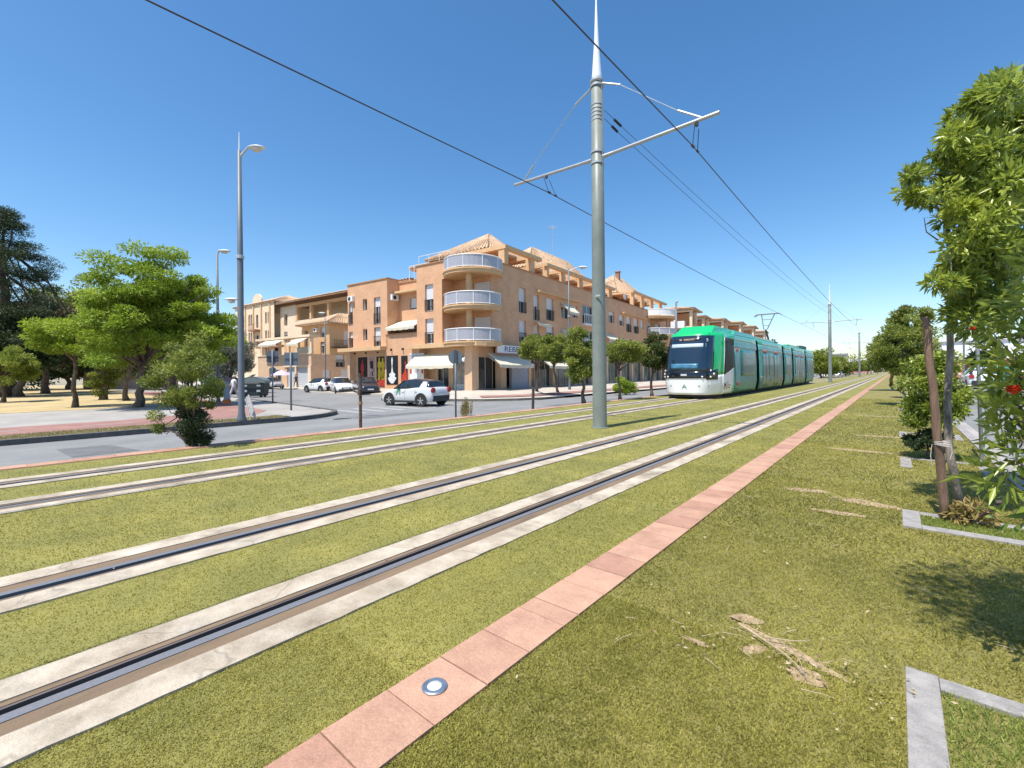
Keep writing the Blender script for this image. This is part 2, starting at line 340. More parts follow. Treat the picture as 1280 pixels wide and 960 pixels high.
# outer kerb line from the tram road round to the side road
outer = [(-17.9, 160), (-17.9, 27.0)] + crn[1:] 
lw = [bl(-3, -3.2), bl(-18.5, -3.0), bl(-19.5, 0), bl(-60, .5)]
vs_ = [(x, y, -.38) for x, y in outer] + [(p.x, p.y, -.36) for p in lw[:2]] + [(lw[2].x, lw[2].y, -.36)]
inner = [bl(0, 140, -.10), bl(0, 2.0, -.10), bl(-1.2, .0, -.10), bl(-3, 0, -.10), bl(-19, 0, -.10)]
A_ = [Vector(v) for v in vs_]
def rs(poly, n):
    L = [0]
    for i in range(len(poly) - 1): L.append(L[-1] + (poly[i + 1] - poly[i]).length)
    return L
# strips paired by hand
pairs = [((-17.9, 160), inner[0]), ((-17.9, 27.0), inner[1])]
vs2 = []; fs2 = []
op = [Vector((-17.9, 160, -.38)), Vector((-17.9, 60, -.38)), Vector((-17.9, 27, -.38))] + [Vector((x, y, -.38)) for x, y in crn[1:]] + [bl(-4, -4.4, -.38), bl(-8, -3.3, -.38), bl(-19, -3.1, -.38)]
ip = [bl(0, 135, -.10), bl(0, 34, -.10), bl(0, 2.5, -.10), bl(0, 1.5, -.10), bl(-.5, .8, -.10), bl(-1, .2, -.10), bl(-1.5, 0, -.10), bl(-2.4, 0, -.10), bl(-4, 0, -.10), bl(-8, 0, -.10), bl(-19, 0, -.10)]
n_ = len(op); mb = MB()
mid = [op[i].lerp(ip[i], .35) + Vector((0, 0, -.04)) for i in range(n_)]; mid2 = [op[i].lerp(ip[i], .62) + Vector((0, 0, -.03)) for i in range(n_)]
for rowa, rowb in ((op, mid), (mid, mid2), (mid2, ip)):
    for i in range(n_ - 1): mb.quad(rowa[i], rowa[i + 1], rowb[i + 1], rowb[i])
for i in range(n_ - 1):  # kerb face
    a, b = op[i], op[i + 1]; mb.quad(a, b, (b.x, b.y, -.7), (a.x, a.y, -.7))
inn = [p + Vector((0, 0, 0)) for p in ip]
o = mb.build('shop_pavement', PAVEL); o['kind'] = 'structure'
# red lane on that pavement
mb = MB()
ra = [op[i].lerp(ip[i], .16) + Vector((0, 0, .012)) for i in range(0, 6)]; rb = [op[i].lerp(ip[i], .34) + Vector((0, 0, .006)) for i in range(0, 6)]
for i in range(5): mb.quad(ra[i], ra[i + 1], rb[i + 1], rb[i])
o = mb.build('cycle_lane', REDL); o['kind'] = 'structure'; o.location.z = .01
mb = MB(); kp = [Vector((p.x, p.y, 0)) for p in op[:8]]
o = strip_along([(p.x, p.y) for p in kp], .2, -.7, -.36, KERBD, 'kerb', -1)
# pavement of the street behind, in front of the ochre block
slab('far_pavement', [(-49.0, 24.6), (-49, 60), (-140, 60), (-140, 25.0), (-62, 26.6)], -.6, -.4, PAVEL)
# painted markings at the junction
def mark(x0, y0, x1, y1, w):
    a = Vector((x0, y0, 0)); b = Vector((x1, y1, 0)); t = (b - a).normalized(); n = Vector((-t.y, t.x, 0)) * w / 2
    ps = [a - n, b - n, b + n, a + n]
    def zz(p): return (-.14 + (-.36) * (min(max(-9.9 - p.x, 0), 8) / 8)) + .004
    o = sheet('road_marking', [(p.x, p.y, zz(p) + .002) for p in ps], LINEW)
for k in range(7): mark(-18.6, 11.6 + k * 1.05, -21.6, 11.75 + k * 1.05, .42)
for k in range(4): mark(-23 - k * 3.2, 16.9 + .1 * k, -25 - k * 3.2, 17.1 + .1 * k, .12)
mark(-13.6, -20, -13.6, -12, .1)
PATCH = mat('asphalt_patch', (.15, .15, .15), .9, var=.15, vs_=2)
for k, (x0, y0, x1, y1) in enumerate(((-14.6, 1.2, -11.9, 2.1), (-16.9, 9.6, -15.3, 13.2), (-12.6, 17, -11.4, 24))):
    zz = lambda x: -.14 - .36 * (-9.9 - x) / 8 + .004
    sheet('asphalt_patch', [(x0, y0, zz(x0)), (x1, y0, zz(x1)), (x1, y1 + .1, zz(x1)), (x0 + .1, y1, zz(x0))], PATCH)
p = gp(428, 526, -.5); e = empty('manhole_cover', (p.x, p.y, -.14 - .36 * min(1, (-9.9 - p.x) / 8) + .002), 0, 'dark round manhole cover in the road in front of the left kerb', 'manhole cover')
MB().lathe([(.34, -.03), (.34, .006), (.30, .008), (.001, .009)], n=28).build('cover', DARKM, e)
# ================================================================ TRAMWAY
RX = [-8.37, -6.86, -4.12, -2.62]; NAMES = ['farthest rail, beside the sandstone edging of the road', 'rail that passes the left side of the steel mast', 'rail that passes the right side of the steel mast', 'nearest rail, beside the salmon paving strip']
HB = .33
bed = sorted([(x - HB, x + HB) for x in RX])
slab('track_foundation', [(-9.9, Y0), (1.05, Y0), (1.05, Y1), (-9.9, Y1)], -.7, -.05, CONC)
edges = [(-9.6, bed[0][0]), (bed[0][1], bed[1][0]), (bed[1][1], bed[2][0]), (bed[2][1], bed[3][0]), (bed[3][1], -1.61)]
for a, b in edges: slab('turf_ground', [(a, Y0), (b, Y0), (b, Y1), (a, Y1)], -.06, -.012, TURF)
slab('lawn_ground', [(-1.31, Y0), (1.0, Y0), (1.0, Y1), (-1.31, Y1)], -.06, -.012, TURF2)
def jagged(x0, x1, jl, jr, seed, z1, z0=-.055):
    """a long concrete strip with slightly uneven edges near the camera"""
    rnd = random.Random(seed); mb = MB(); ys = [Y0] + [(-6 + .11 * i) for i in range(200)] + [18 + 2 * i for i in range(20)] + [Y1]
    pa = []
    for y in ys:
        s = 1 if -6 < y < 16 else 0
        pa.append((x0 + jl * s * rnd.uniform(-1, 1), x1 + jr * s * rnd.uniform(-1, 1), y))
    vs = []; 
    for a, b, y in pa: vs += [(a, y, z0), (b, y, z0), (b, y, z1), (a, y, z1)]
    fs = []
    for i in range(len(pa) - 1):
        k = i * 4
        for j in range(4): fs.append((k + j, k + (j + 1) % 4, k + 4 + (j + 1) % 4, k + 4 + j))
    mb.add(vs, fs); return mb
for i, x in enumerate(RX):
    inner = 1 if i in (0, 2) else -1      # the flange groove lies on the inside of each track
    for k, (a, b, jl, jr) in enumerate(((x - HB, x - .135, .006, .0015), (x + .135, x + HB, .0015, .006))):
        o = jagged(a, b, jl, jr, i * 2 + k, 0.0).build('track_slab', CONC); o['kind'] = 'structure'
    e = empty('tram_rail', (x, 0, 0), 0, 'grooved tram rail, ' + NAMES[i], 'rail', 'rails of the two tram tracks')
    mb = MB(); mb.box(-.027, .030, Y0, Y1, -.04, -.003); mb.build('rail_head', STEEL, e, bevel=0)
    mb = MB(); mb.box(inner * .036, inner * .078, Y0, Y1, -.045, -.034); mb.build('groove', GROOVE, e)
    mb = MB(); mb.box(inner * .080, inner * .096, Y0, Y1, -.045, -.008); mb.build('guard_lip', mat('rusty_steel', (.20, .16, .14), .5, metal=.4, var=.2, stretch=(1, .1, 1)), e)
    mb = MB(); mb.box(inner * .098, inner * .134, Y0, Y1, -.05, -.006); mb.box(-inner * .032, -inner * .134, Y0, Y1, -.05, -.006); mb.build('filler', RUST, e)
# sandstone strip: separate slabs with joints
def tiles(name, x0, x1, L, ystart, yend, seed, halfat=None):
    mb = MB(); rnd = random.Random(seed); y = ystart; k = 0
    while y < yend:
        l = L
        if halfat and abs(y - halfat) < L * .6: l = L * .5; halfat = None
        mi = rnd.choice([0, 0, 1, 1, 2]); dz = rnd.uniform(-.0015, .0015)
        mb.box(x0 + .002, x1 - .002, y + .003, y + l - .003, -.04, .002 + dz, mi); y += l; k += 1
    return mb.build(name, [TILE, TILEB, TILED], bevel=0)
o = tiles('edging_strip', -1.61, -1.31, .285, -1.19, 60, 4, 1.94); o['kind'] = 'structure'
slab('edging_strip', [(-1.61, 60), (-1.31, 60), (-1.31, Y1), (-1.61, Y1)], -.04, .002, TILE)
slab('edging_bed', [(-1.615, Y0), (-1.305, Y0), (-1.305, Y1), (-1.615, Y1)], -.05, -.015, JOINT)
o = tiles('edging_strip', -9.93, -9.62, .5, -20, 70, 9); o['kind'] = 'structure'
slab('edging_strip', [(-9.93, 70), (-9.62, 70), (-9.62, Y1), (-9.93, Y1)], -.3, .002, TILE)
slab('edging_strip', [(-9.945, -20), (-9.60, -20), (-9.60, 70), (-9.945, 70)], -.3, -.006, TILED)
slab('kerb', [(1.0, Y0), (1.13, Y0), (1.13, Y1), (1.0, Y1)], -.3, .01, KERB)
slab('gutter', [(1.13, Y0), (1.38, Y0), (1.38, Y1), (1.13, Y1)], -.3, -.122, PAVE)
# inground lamp
e = empty('ground_light', (-1.47, 1.225, .003), 0, 'round steel lamp sunk in the salmon paving strip', 'ground light')
MB().lathe([(.0, .0), (.052, .0), (.053, .004), (.047, .007), (.031, .006), (.030, .003)], n=40).build('rim', mat('brushed_steel', (.55, .58, .6), .3, metal=.85, var=.15, vs_=20), e, smooth=False)
MB().lathe([(.0295, .0), (.0295, .0035), (.02, .0055), (.001, .006)], n=32).build('lens', mat('frosted_glass', (.75, .78, .78), .25, var=.1, vs_=40), e, smooth=True)
# ================================================================ GRASS BLADES (nobody could count them)
TURFL = mat_leaf('turf_blade', (.245, .235, .055), (.45, .395, .115), .3, .9, .08)
LAWNL = mat_leaf('lawn_blade', (.11, .115, .02), (.46, .42, .11), .3, .9, .08)
SOIL = [(-.42, 2.47, .24, .030, -.38), (-.30, 2.29, .07, .05, 0), (-.62, 2.62, .08, .04, .5), (-.52, 2.36, .06, .03, 1)]
for (x_, y_, a_, b_, c_) in ((1085, 628, .26, .10, -.2), (1078, 563, .5, .10, -.1), (1142, 572, .2, .07, 0), (1010, 612, .2, .08, .2), (1050, 640, .2, .06, .1), (1100, 545, .4, .1, .1), (1095, 520, .4, .1, 0), (870, 800, .05, .02, 0)): p_ = gp(x_, y_, 0); SOIL.append((p_.x, p_.y, a_, b_, c_))
def insoil(P, k=1.0):
    m = np.zeros(len(P), bool)
    for (x, y, a, b, c) in SOIL:
        dx, dy = P[:, 0] - x, P[:, 1] - y; u = dx * math.cos(c) + dy * math.sin(c); v = -dx * math.sin(c) + dy * math.cos(c)
        m |= (u / a) ** 2 + (v / b) ** 2 < k * (1 + .5 * np.sin(u * 60 + v * 35) + .3 * np.sin(v * 90))
    return m
SOILM = mat('bare_soil', (.42, .31, .19), .95, var=.35, vs_=25, bump=.8, bs=60, c2=(.27, .19, .11))
for (x, y, a, b, c) in SOIL:
    rr_ = random.Random(int(x * 999)); ps = []
    for i in range(18):
        t = 2 * math.pi * i / 18; q = 1 + rr_.uniform(-.2, .25); u, v = a * 1.1 * math.cos(t) * q, b * 1.1 * math.sin(t) * q; ps.append((x + u * math.cos(c) - v * math.sin(c), y + u * math.sin(c) + v * math.cos(c), -.0085))
    sheet('bare_soil', ps, SOILM)
def blades(name, x0, x1, seed, mt, h, wd, dens, ymax, over=.012, dry=0.0, excl=None):
    rg = np.random.default_rng(seed); out = []
    rings = [(-2.2, -.3), (-.3, 1.2), (1.2, 2.4), (2.4, 4), (4, 6.5), (6.5, 10), (10, 16), (16, 26)]
    P = []; S = []
    for a, b in rings:
        if a > ymax: break
        xm = (x0 + x1) / 2; d = max(1.2, (abs(xm) * .65 + ((a + b) / 2) * .76)); dd = dens / (d * d)
        n = int(dd * (x1 - x0) * (b - a)); x = rg.uniform(x0 - over, x1 + over, n); y = rg.uniform(a, b, n)
        # uneven clumping
        keep = rg.uniform(size=n) < .72 + .28 * np.sin(x * 37 + 3 * np.sin(y * 11)) * np.sin(y * 29 + 2 * np.sin(x * 17))
        x, y = x[keep], y[keep]; P.append(np.stack([x, y, np.full(len(x), -.013)], 1)); S.append(np.full(len(x), max(1, (d / 2.2) ** .8)))
    P = np.vstack(P); S = np.concatenate(S)
    if excl:
        m = np.ones(len(P), bool)
        for (xa, xb, ya, yb) in excl: m &= ~((P[:, 0] > xa) & (P[:, 0] < xb) & (P[:, 1] > ya) & (P[:, 1] < yb))
        P = P[m]; S = S[m]
    m = ~(insoil(P) & (rg.uniform(size=len(P)) < .72)); P = P[m]; S = S[m]
    n = len(P); rgn = rg.normal(size=(n, 3)); N = rgn * .95; N[:, 2] = .8
    t = .5 + .16 * np.sin(P[:, 0] * 2.1 + 1.3 * np.sin(P[:, 1] * 1.7)) * np.sin(P[:, 1] * 1.9 + P[:, 0]) + .13 * np.sin(P[:, 0] * 7.3 + 2.1 * np.sin(P[:, 1] * 4.1)) * np.sin(P[:, 1] * 5.7 + 1.7 * np.sin(P[:, 0] * 3.3)) + .1 * np.sin(P[:, 1] * .83 + .7) + rg.normal(size=n) * .22
    return leaf_mesh(name, P, N, h * np.minimum(S, 1.8), wd * S, mt, None, seed, t, 0)
for i, (a, b) in enumerate(edges): blades('turf_grass', a, b, 20 + i, TURFL, .013, .0036, [40000, 40000, 80000, 80000, 150000][i], 26)['kind'] = 'stuff'
PITS = [(.02, .98, 1.66, 2.62), (.03, .93, 4.98, 5.56), (.03, .93, 8.0, 8.9), (.03, .93, 11.6, 12.5), (.03, .93, 15.2, 16.1), (.03, .93, 19.0, 19.9), (.03, .93, 23, 23.9)]
blades('lawn_grass', -1.31, 1.0, 40, LAWNL, .017, .0036, 160000, 26, excl=[(p[0] - .005, p[1] + .01, p[2] - .01, p[3] + .005) for p in PITS[:2]])['kind'] = 'stuff'
GREENG = mat_leaf('fresh_blade', (.14, .19, .03), (.32, .36, .08), .3, .6)
pl = ['grey stone frame of a tree pit in the bottom right corner', 'grey stone frame of the tree pit under the leaning wooden stake', 'half buried stone frame of the tree pit behind the wooden stake', 'third small stone tree pit frame along the verge', 'fourth small stone tree pit frame along the verge', 'fifth small stone tree pit frame along the verge', 'farthest small stone tree pit frame along the verge']
for i, (a, b, c, d) in enumerate(PITS):
    e = empty('tree_pit', (a, c, 0), 0, pl[i], 'tree pit', 'stone tree pits along the verge'); W_, H_ = b - a, d - c
    t = .105 if i == 0 else .12
    mb = MB(); zt = .006 if i < 2 else .004
    mb.box(0, t, .0, H_, -.1, zt); mb.build('edge_stone', KERB, e, bevel=.003)
    mb = MB(); mb.box(t + .002, W_ - t, H_ - t * .95, H_ - .004, -.1, zt - .003); mb.build('edge_stone', KERB, e, bevel=.003)
    mb = MB(); mb.box(W_ - t + .002, W_, 0, H_, -.1, zt - .002); mb.build('edge_stone', KERB, e, bevel=.003)
    if i < 2: mb = MB(); mb.box(t + .002, W_ - t, 0, t, -.1, zt - .003); mb.build('edge_stone', KERB, e, bevel=.003)
    if i < 2:
        rg = np.random.default_rng(60 + i); n = 9000 if i == 0 else 5000
        P = np.stack([rg.uniform(t, W_ - t, n), rg.uniform(t, H_ - t, n), np.full(n, -.012)], 1); N = rg.normal(size=(n, 3)) * .7; N[:, 2] = 1
        leaf_mesh('pit_grass', P, N, .03, .004, GREENG, e, 60 + i, None, 0)['kind'] = 'stuff'
# dead leaves and twigs strewn on the lawn
DRY = mat_leaf('dry_leaf', (.28, .19, .10), (.58, .48, .32), .2, .8)
rg = np.random.default_rng(5); n = 260
P = np.stack([rg.uniform(-1.25, .95, n), rg.uniform(.6, 14, n) ** 1.0, np.full(n, .016)], 1)
k = 170; c = np.array([[-.42, 2.45], [-.75, 2.25], [-.2, 2.3], [-.5, 5.6], [-.15, 7.6]])[rg.integers(0, 5, k)]
P2 = np.stack([c[:, 0] + rg.normal(size=k) * .12, c[:, 1] + rg.normal(size=k) * .10, np.full(k, .016)], 1)
P3 = np.stack([rg.uniform(-9.5, -1.65, 120), rg.uniform(.4, 14, 120), np.full(120, .014)], 1)
P = np.vstack([P, P2, P3]); N = rg.normal(size=(len(P), 3)); N[:, 2] *= .12
leaf_mesh('fallen_leaves', P, N, .024, .010, DRY, None, 9, None, .3)['kind'] = 'stuff'
mb = MB(); rnd = random.Random(3)
def twig(x, y, L, a, r=.003):
    p = [Vector((x, y, .016))]; 
    for i in range(5): a += rnd.uniform(-.3, .3); p.append(p[-1] + Vector((math.cos(a) * L / 5, math.sin(a) * L / 5, rnd.uniform(-.002, .003))))
    mb.tube(p, [r, r, r * .9, r * .8, r * .6, r * .3], 5)
twig(-.62, 2.50, .42, -.35, .0045); twig(-.50, 2.46, .2, -.1)
for _ in range(38): twig(rnd.uniform(-1.2, .8), rnd.uniform(1.2, 9), rnd.uniform(.05, .16), rnd.uniform(0, 6.3), .0016)
for _ in range(16): twig(-.45 + rnd.gauss(0, .2), 2.4 + rnd.gauss(0, .12), rnd.uniform(.04, .12), rnd.uniform(0, 6.3), .0016)
o = mb.build('fallen_twigs', mat('dry_twig', (.50, .39, .26), .9, var=.15)); o['kind'] = 'stuff'
# ================================================================ FACADE TOOLS
class Fac:
    def __init__(s, parent, o, d, n): s.p = parent; s.o = Vector((o[0], o[1], 0)); s.d = Vector((d[0], d[1], 0)).normalized(); s.n = Vector((n[0], n[1], 0)).normalized()
    def P(s, u, z, k=0): v = s.o + s.d * u + s.n * k; return (v.x, v.y, z)
    def box(s, mb, u0, u1, z0, z1, k0, k1, mi=0):
        mb.hexa([s.P(u0, z0, k0), s.P(u1, z0, k0), s.P(u1, z0, k1), s.P(u0, z0, k1)], [s.P(u0, z1, k0), s.P(u1, z1, k0), s.P(u1, z1, k1), s.P(u0, z1, k1)], mi)
    def wall(s, mb, u0, u1, z0, z1, holes=(), dep=.22, k=0, mi=0):
        us = sorted({u0, u1} | {min(max(h[i], u0), u1) for h in holes for i in (0, 1)}); zs = sorted({z0, z1} | {min(max(h[i], z0), z1) for h in holes for i in (2, 3)})
        for i in range(len(us) - 1):
            for j in range(len(zs) - 1):
                um, zm = (us[i] + us[i + 1]) / 2, (zs[j] + zs[j + 1]) / 2
                if any(h[0] < um < h[1] and h[2] < zm < h[3] for h in holes): continue
                mb.quad(s.P(us[i], zs[j], k), s.P(us[i + 1], zs[j], k), s.P(us[i + 1], zs[j + 1], k), s.P(us[i], zs[j + 1], k), mi)
        for a, b, c, d in holes:
            mb.quad(s.P(a, c, k), s.P(b, c, k), s.P(b, c, k - dep), s.P(a, c, k - dep), mi); mb.quad(s.P(a, d, k), s.P(b, d, k), s.P(b, d, k - dep), s.P(a, d, k - dep), mi)
            mb.quad(s.P(a, c, k), s.P(a, d, k), s.P(a, d, k - dep), s.P(a, c, k - dep), mi); mb.quad(s.P(b, c, k), s.P(b, d, k), s.P(b, d, k - dep), s.P(b, c, k - dep), mi)
    def window(s, u0, u1, z0, z1, k=0, sh=.5, rail=False, dep=.22, fm=None, gm=None, mull=1, bars=None):
        fm = fm or WHITE; t = .06; kk = k - dep
        mb = MB()
        s.box(mb, u0, u1, z0, z0 + t, kk - .05, kk + .02); s.box(mb, u0, u1, z1 - t, z1, kk - .05, kk + .02)
        s.box(mb, u0, u0 + t, z0 + t, z1 - t, kk - .05, kk + .02); s.box(mb, u1 - t, u1, z0 + t, z1 - t, kk - .05, kk + .02)
        for i in range(mull): c = u0 + (u1 - u0) * (i + 1) / (mull + 1); s.box(mb, c - t / 2, c + t / 2, z0 + t, z1 - t, kk - .05, kk + .018)
        f = mb.build('window', fm, s.p)
        mb = MB(); s.box(mb, u0 + .01, u1 - .01, z0 + .01, z1 - .01, kk - .06, kk - .03); mb.build('pane', gm or GLASSD, f)
        if sh > 0:
            mb = MB(); zb = z1 - (z1 - z0) * sh
            n = max(2, int((z1 - zb) / .09))
            for i in range(n): a = zb + (z1 - zb) * i / n; s.box(mb, u0 + .03, u1 - .03, a + .006, a + (z1 - zb) / n, kk + .022, kk + .05)
            mb.build('shutter', SHUT, f)
        if rail:
            mb = MB(); h = z0 + .95
            s.box(mb, u0 - .02, u1 + .02, h, h + .05, k + .02, k + .06); s.box(mb, u0 - .02, u1 + .02, z0 + .06, z0 + .1, k + .02, k + .06)
            nb = int((u1 - u0) / .13)
            for i in range(nb + 1): c = u0 + (u1 - u0) * i / nb; s.box(mb, c - .012, c + .012, z0 + .1, h, k + .028, k + .052)
            mb.build('railing', bars or DARKM, f)
        return f
    def awning(s, u0, u1, z0, z1, k0, k1, name='awning', m=None):
        mb = MB(); n = 10
        for i in range(n):       # scalloped sagging canvas between u0 and u1
            a, b = u0 + (u1 - u0) * i / n, u0 + (u1 - u0) * (i + 1) / n
            sa, sb = .05 * math.sin(math.pi * i / n), .05 * math.sin(math.pi * (i + 1) / n)
            top = [s.P(a, z1, k0), s.P(b, z1, k0), s.P(b, z0 - sb, k1), s.P(a, z0 - sa, k1)]
            bot = [(x, y, z - .03) for x, y, z in top]; mb.hexa(bot, top)
            dv = [s.P(a, z0 - sa - .03, k1), s.P(b, z0 - sb - .03, k1), s.P(b, z0 - sb - .03, k1 + .02), s.P(a, z0 - sa - .03, k1 + .02)]
            mb.hexa([(x, y, z - .22 - .03 * (i % 2)) for x, y, z in dv], dv)
        o = mb.build(name, m or OFFW, s.p)
        mb = MB()
        for u in (u0 + .15, u1 - .15): mb.tube([s.P(u, z1 - .35, k0), s.P(u, z0 - .06, k1 - .05)], .02, 6)
        s.box(mb, u0, u1, z0 - .09, z0 - .05, k1 - .05, k1 - .01); mb.build('awning_arm', WHITE, o)
        return o
def hip(x0, x1, y0, y1, ze, ridge, parent, name='roof', m=None, over=.5, th=.16):
    """ridge: (xa,ya,xb,yb,z)"""
    mb = MB(); x0 -= over; x1 += over; y0 -= over; y1 += over
    c = [(x0, y0, ze), (x1, y0, ze), (x1, y1, ze), (x0, y1, ze)]; xa, ya, xb, yb, zr_ = ridge
    mb.box(x0 + .05, x1 - .05, y0 + .05, y1 - .05, ze - th, ze - .005)
    a, b = (xa, ya, zr_), (xb, yb, zr_)
    if ya == yb and xa == xb: mb.add(c + [a], [(0, 1, 4), (1, 2, 4), (2, 3, 4), (3, 0, 4)])
    elif xa == xb: mb.add(c + [a, b], [(0, 1, 4), (1, 2, 5, 4), (2, 3, 5), (3, 0, 4, 5)])   # ridge along y
    else: mb.add(c + [a, b], [(0, 1, 5, 4), (1, 2, 5), (2, 3, 4, 5), (3, 0, 4)])
    # bottom
    mb.quad(*[(p[0], p[1], ze - .003) for p in c])
    # rounded tile rows running down the slopes nearest the street
    o = mb.build(name, m or ROOFT, parent)
    mb = MB()
    def ribs(p0, p1, q0, q1, n):
        for i in range(n + 1):
            t = i / n; a_ = Vector(p0).lerp(Vector(p1), t); b_ = Vector(q0).lerp(Vector(q1), t)
            if (b_ - a_).length > .3: mb.tube([a_ + Vector((0, 0, .04)), b_ + Vector((0, 0, .04))], .07, 5, caps=False)
    n1 = int((y1 - y0) / .42); ribs(c[1], c[2], a if xa == xb else b, b, n1)
    n2 = int((x1 - x0) / .42); ribs(c[0], c[1], a, b if xa != xb else a, n2)
    mb.build('roof_tiles', m or ROOFT, o, smooth=True)
    return o
def bal_round(parent, cx, cy, r, z, a0, a1, name='balcony', solid=False, slabm=None, rail=1.05, slab_t=.34):
    mb = MB(); n = 24; pts = [(cx + r * math.cos(R(a0 + (a1 - a0) * i / n)), cy + r * math.sin(R(a0 + (a1 - a0) * i / n))) for i in range(n + 1)]
    mb.prism(pts, z - slab_t, z - .1); p2 = [(cx + (r + .08) * math.cos(R(a0 + (a1 - a0) * i / n)), cy + (r + .08) * math.sin(R(a0 + (a1 - a0) * i / n))) for i in range(n + 1)]
    mb.prism(p2, z - .1, z + .02); o = mb.build(name, slabm or STUCCO, parent)
    mb = MB(); rr = r - .04; P3 = lambda i, zz: (cx + rr * math.cos(R(a0 + (a1 - a0) * i / n)), cy + rr * math.sin(R(a0 + (a1 - a0) * i / n)), zz)
    for zz, ra in ((z + rail, .045), (z + .12, .03)): mb.tube([P3(i, zz) for i in range(n + 1)], ra, 6)
    for i in range(0, n + 1, 4): mb.tube([P3(i, z), P3(i, z + rail)], .035, 6)
    mb.build('railing', WHITE, o)
    mb = MB(); m2 = MB()
    for i in range(n):
        a_, b_ = P3(i, z + .16), P3(i + 1, z + .16); mb.hexa([a_, b_, (b_[0] * .999 + cx * .001, b_[1] * .999 + cy * .001, b_[2]), (a_[0] * .999 + cx * .001, a_[1] * .999 + cy * .001, a_[2])],
            [(q[0], q[1], z + rail - .06) for q in (a_, b_, (b_[0] * .999 + cx * .001, b_[1] * .999 + cy * .001), (a_[0] * .999 + cx * .001, a_[1] * .999 + cy * .001))])
    mb.build('glass_panel', WHITE if solid else GLASSB, o)
    return o
def acunit(parent, x, y, z, nrm, name='air_conditioner'):
    mb = MB(); w_ = .8; h = .55; d = .3
    if nrm == 'x': mb.box(x, x + d, y, y + w_, z, z + h)
    else: mb.box(x, x + w_, y - d, y, z, z + h)
    o = mb.build(name, WHITE, parent, bevel=.02); mb = MB()
    if nrm == 'x': mb.lathe([(.2, d + .0), (.2, d + .012), (.02, d + .014)], (x, y + .32, z + h / 2), 20, 'x')
    else: mb.lathe([(.2, -d), (.2, -d - .012), (.02, -d - .014)], (x + .32, y, z + h / 2), 20, 'y')
    mb.build('fan_grille', DARKM, o); return o
# ================================================================ CORNER BRICK BUILDING
B = empty('apartment_building', (OB.x, OB.y, 0), a5, 'three storey tan brick corner apartment block with round white balconies and shops below', 'building')
FL = Fac(B, (0, 0), (1, 0), (0, -1)); FR = Fac(B, (0, 0), (0, 1), (1, 0)); FS = Fac(B, (-11.2, 0), (0, 1), (1, 0)); FB_ = Fac(B, (0, 1.4), (1, 0), (0, -1))
wl = MB()
WA = [(-14.85, -14.2, 7.55, 8.7), (-13.15, -12.2, 6.1, 8.7), (-14.85, -14.2, 4.6, 5.75), (-13.15, -12.2, 3.95, 5.8), (-17.15, -16.5, 6.3, 8.5), (-17.15, -16.5, 3.95, 5.6)]
FL.wall(wl, -17.3, -11.2, 3.6, 10.3, WA)
FS.wall(wl, 0, 1.4, 3.85, 10.3)
WBh = [(-9.65, -8.75, 7.35, 8.45), (-8.0, -7.4, 6.3, 8.45), (-10.2, -8.6, 3.95, 6.0)]
FB_.wall(wl, -11.2, -7.2, 3.85, 10.0, WBh)
FL.wall(wl, -11.4, -7.2, -.7, 4.95)                                   # shop wall and terrace parapet
wl.box(-11.4, -7.2, 0.003, .2, 4.2, 4.948)
WC = [(-6.15, -5.15, 6.75, 9.1), (-6.15, -5.15, 3.9, 6.1)]
FL.wall(wl, -7.2, -4.1, 3.85, 10.85, WC); FL.wall(wl, -4.1, -2.6, 9.35, 10.85)
wl.box(-7.2, -7.0, .003, 1.4, 3.85, 10.845)
# loggia notch on the corner
NW = Fac(B, (0, 1.6), (1, 0), (0, -1)); NW.wall(wl, -4.1, 0, 3.85, 9.45, [(-2.05, -.12, 6.85, 9.0), (-2.05, -.12, 3.9, 6.05)])
wl.box(-4.3, -4.1, .002, 1.6, 3.85, 9.4)
# right-hand street front
WR = [(5.65, 6.8, 6.75, 9.05), (5.65, 6.8, 3.95, 6.1), (8.1, 9.1, 6.3, 8.75), (10.45, 11.9, 6.5, 8.75), (8.1, 9.1, 3.95, 5.9), (10.45, 11.9, 3.95, 5.9), (13.5, 15.3, 7.0, 8.5), (16.0, 17.2, 7.3, 8.6), (18.4, 21.4, 6.8, 9.0), (18.4, 21.4, 3.9, 6.1), (25.8, 27.6, 7.6, 9.0), (29.2, 30.9, 7.5, 8.9), (31.8, 33.6, 6.8, 9.0), (34.6, 36.5, 6.8, 9.0), (37.4, 38.9, 7.7, 9.0), (40.5, 42.5, 6.85, 9.0), (44, 46.5, 6.85, 9.0),
      (13.5, 15.3, 4.2, 5.9), (25.8, 27.6, 4.4, 5.9), (29.2, 30.9, 4.4, 5.9), (31.8, 33.6, 3.95, 5.9), (34.6, 36.5, 3.95, 5.9), (40.5, 42.5, 3.95, 5.9), (44, 46.5, 3.95, 5.9)]
FR.wall(wl, 1.6, 52, 3.6, 10.65, WR, dep=.25)
wl.box(-4.0, -.003, 2.1, 2.3, 3.85, 10.6)
# ends, backs and flat roof
wl.box(-17.3, -17.1, .003, 12, -.7, 10.3); wl.box(-17.1, -12, 11.8, 12, -.7, 10.3); wl.box(-12, -11.8, 12, 52, -.7, 10.6); wl.box(-11.8, 0, 51.8, 51.997, -.7, 10.64)
for b_ in ((-17.1, -11.3, .2, 11.8), (-11.3, -7.2, 1.6, 11.8), (-7.2, -4.1, .2, 11.9), (-4.1, -.2, 1.8, 51.8), (-11.8, -4.1, 11.9, 51.8)): wl.box(*b_, 9.5, 9.7)
wl.box(-11.2, -7.2, .2, 1.4, 3.6, 3.85)
wl.build('wall', BRICK, B)
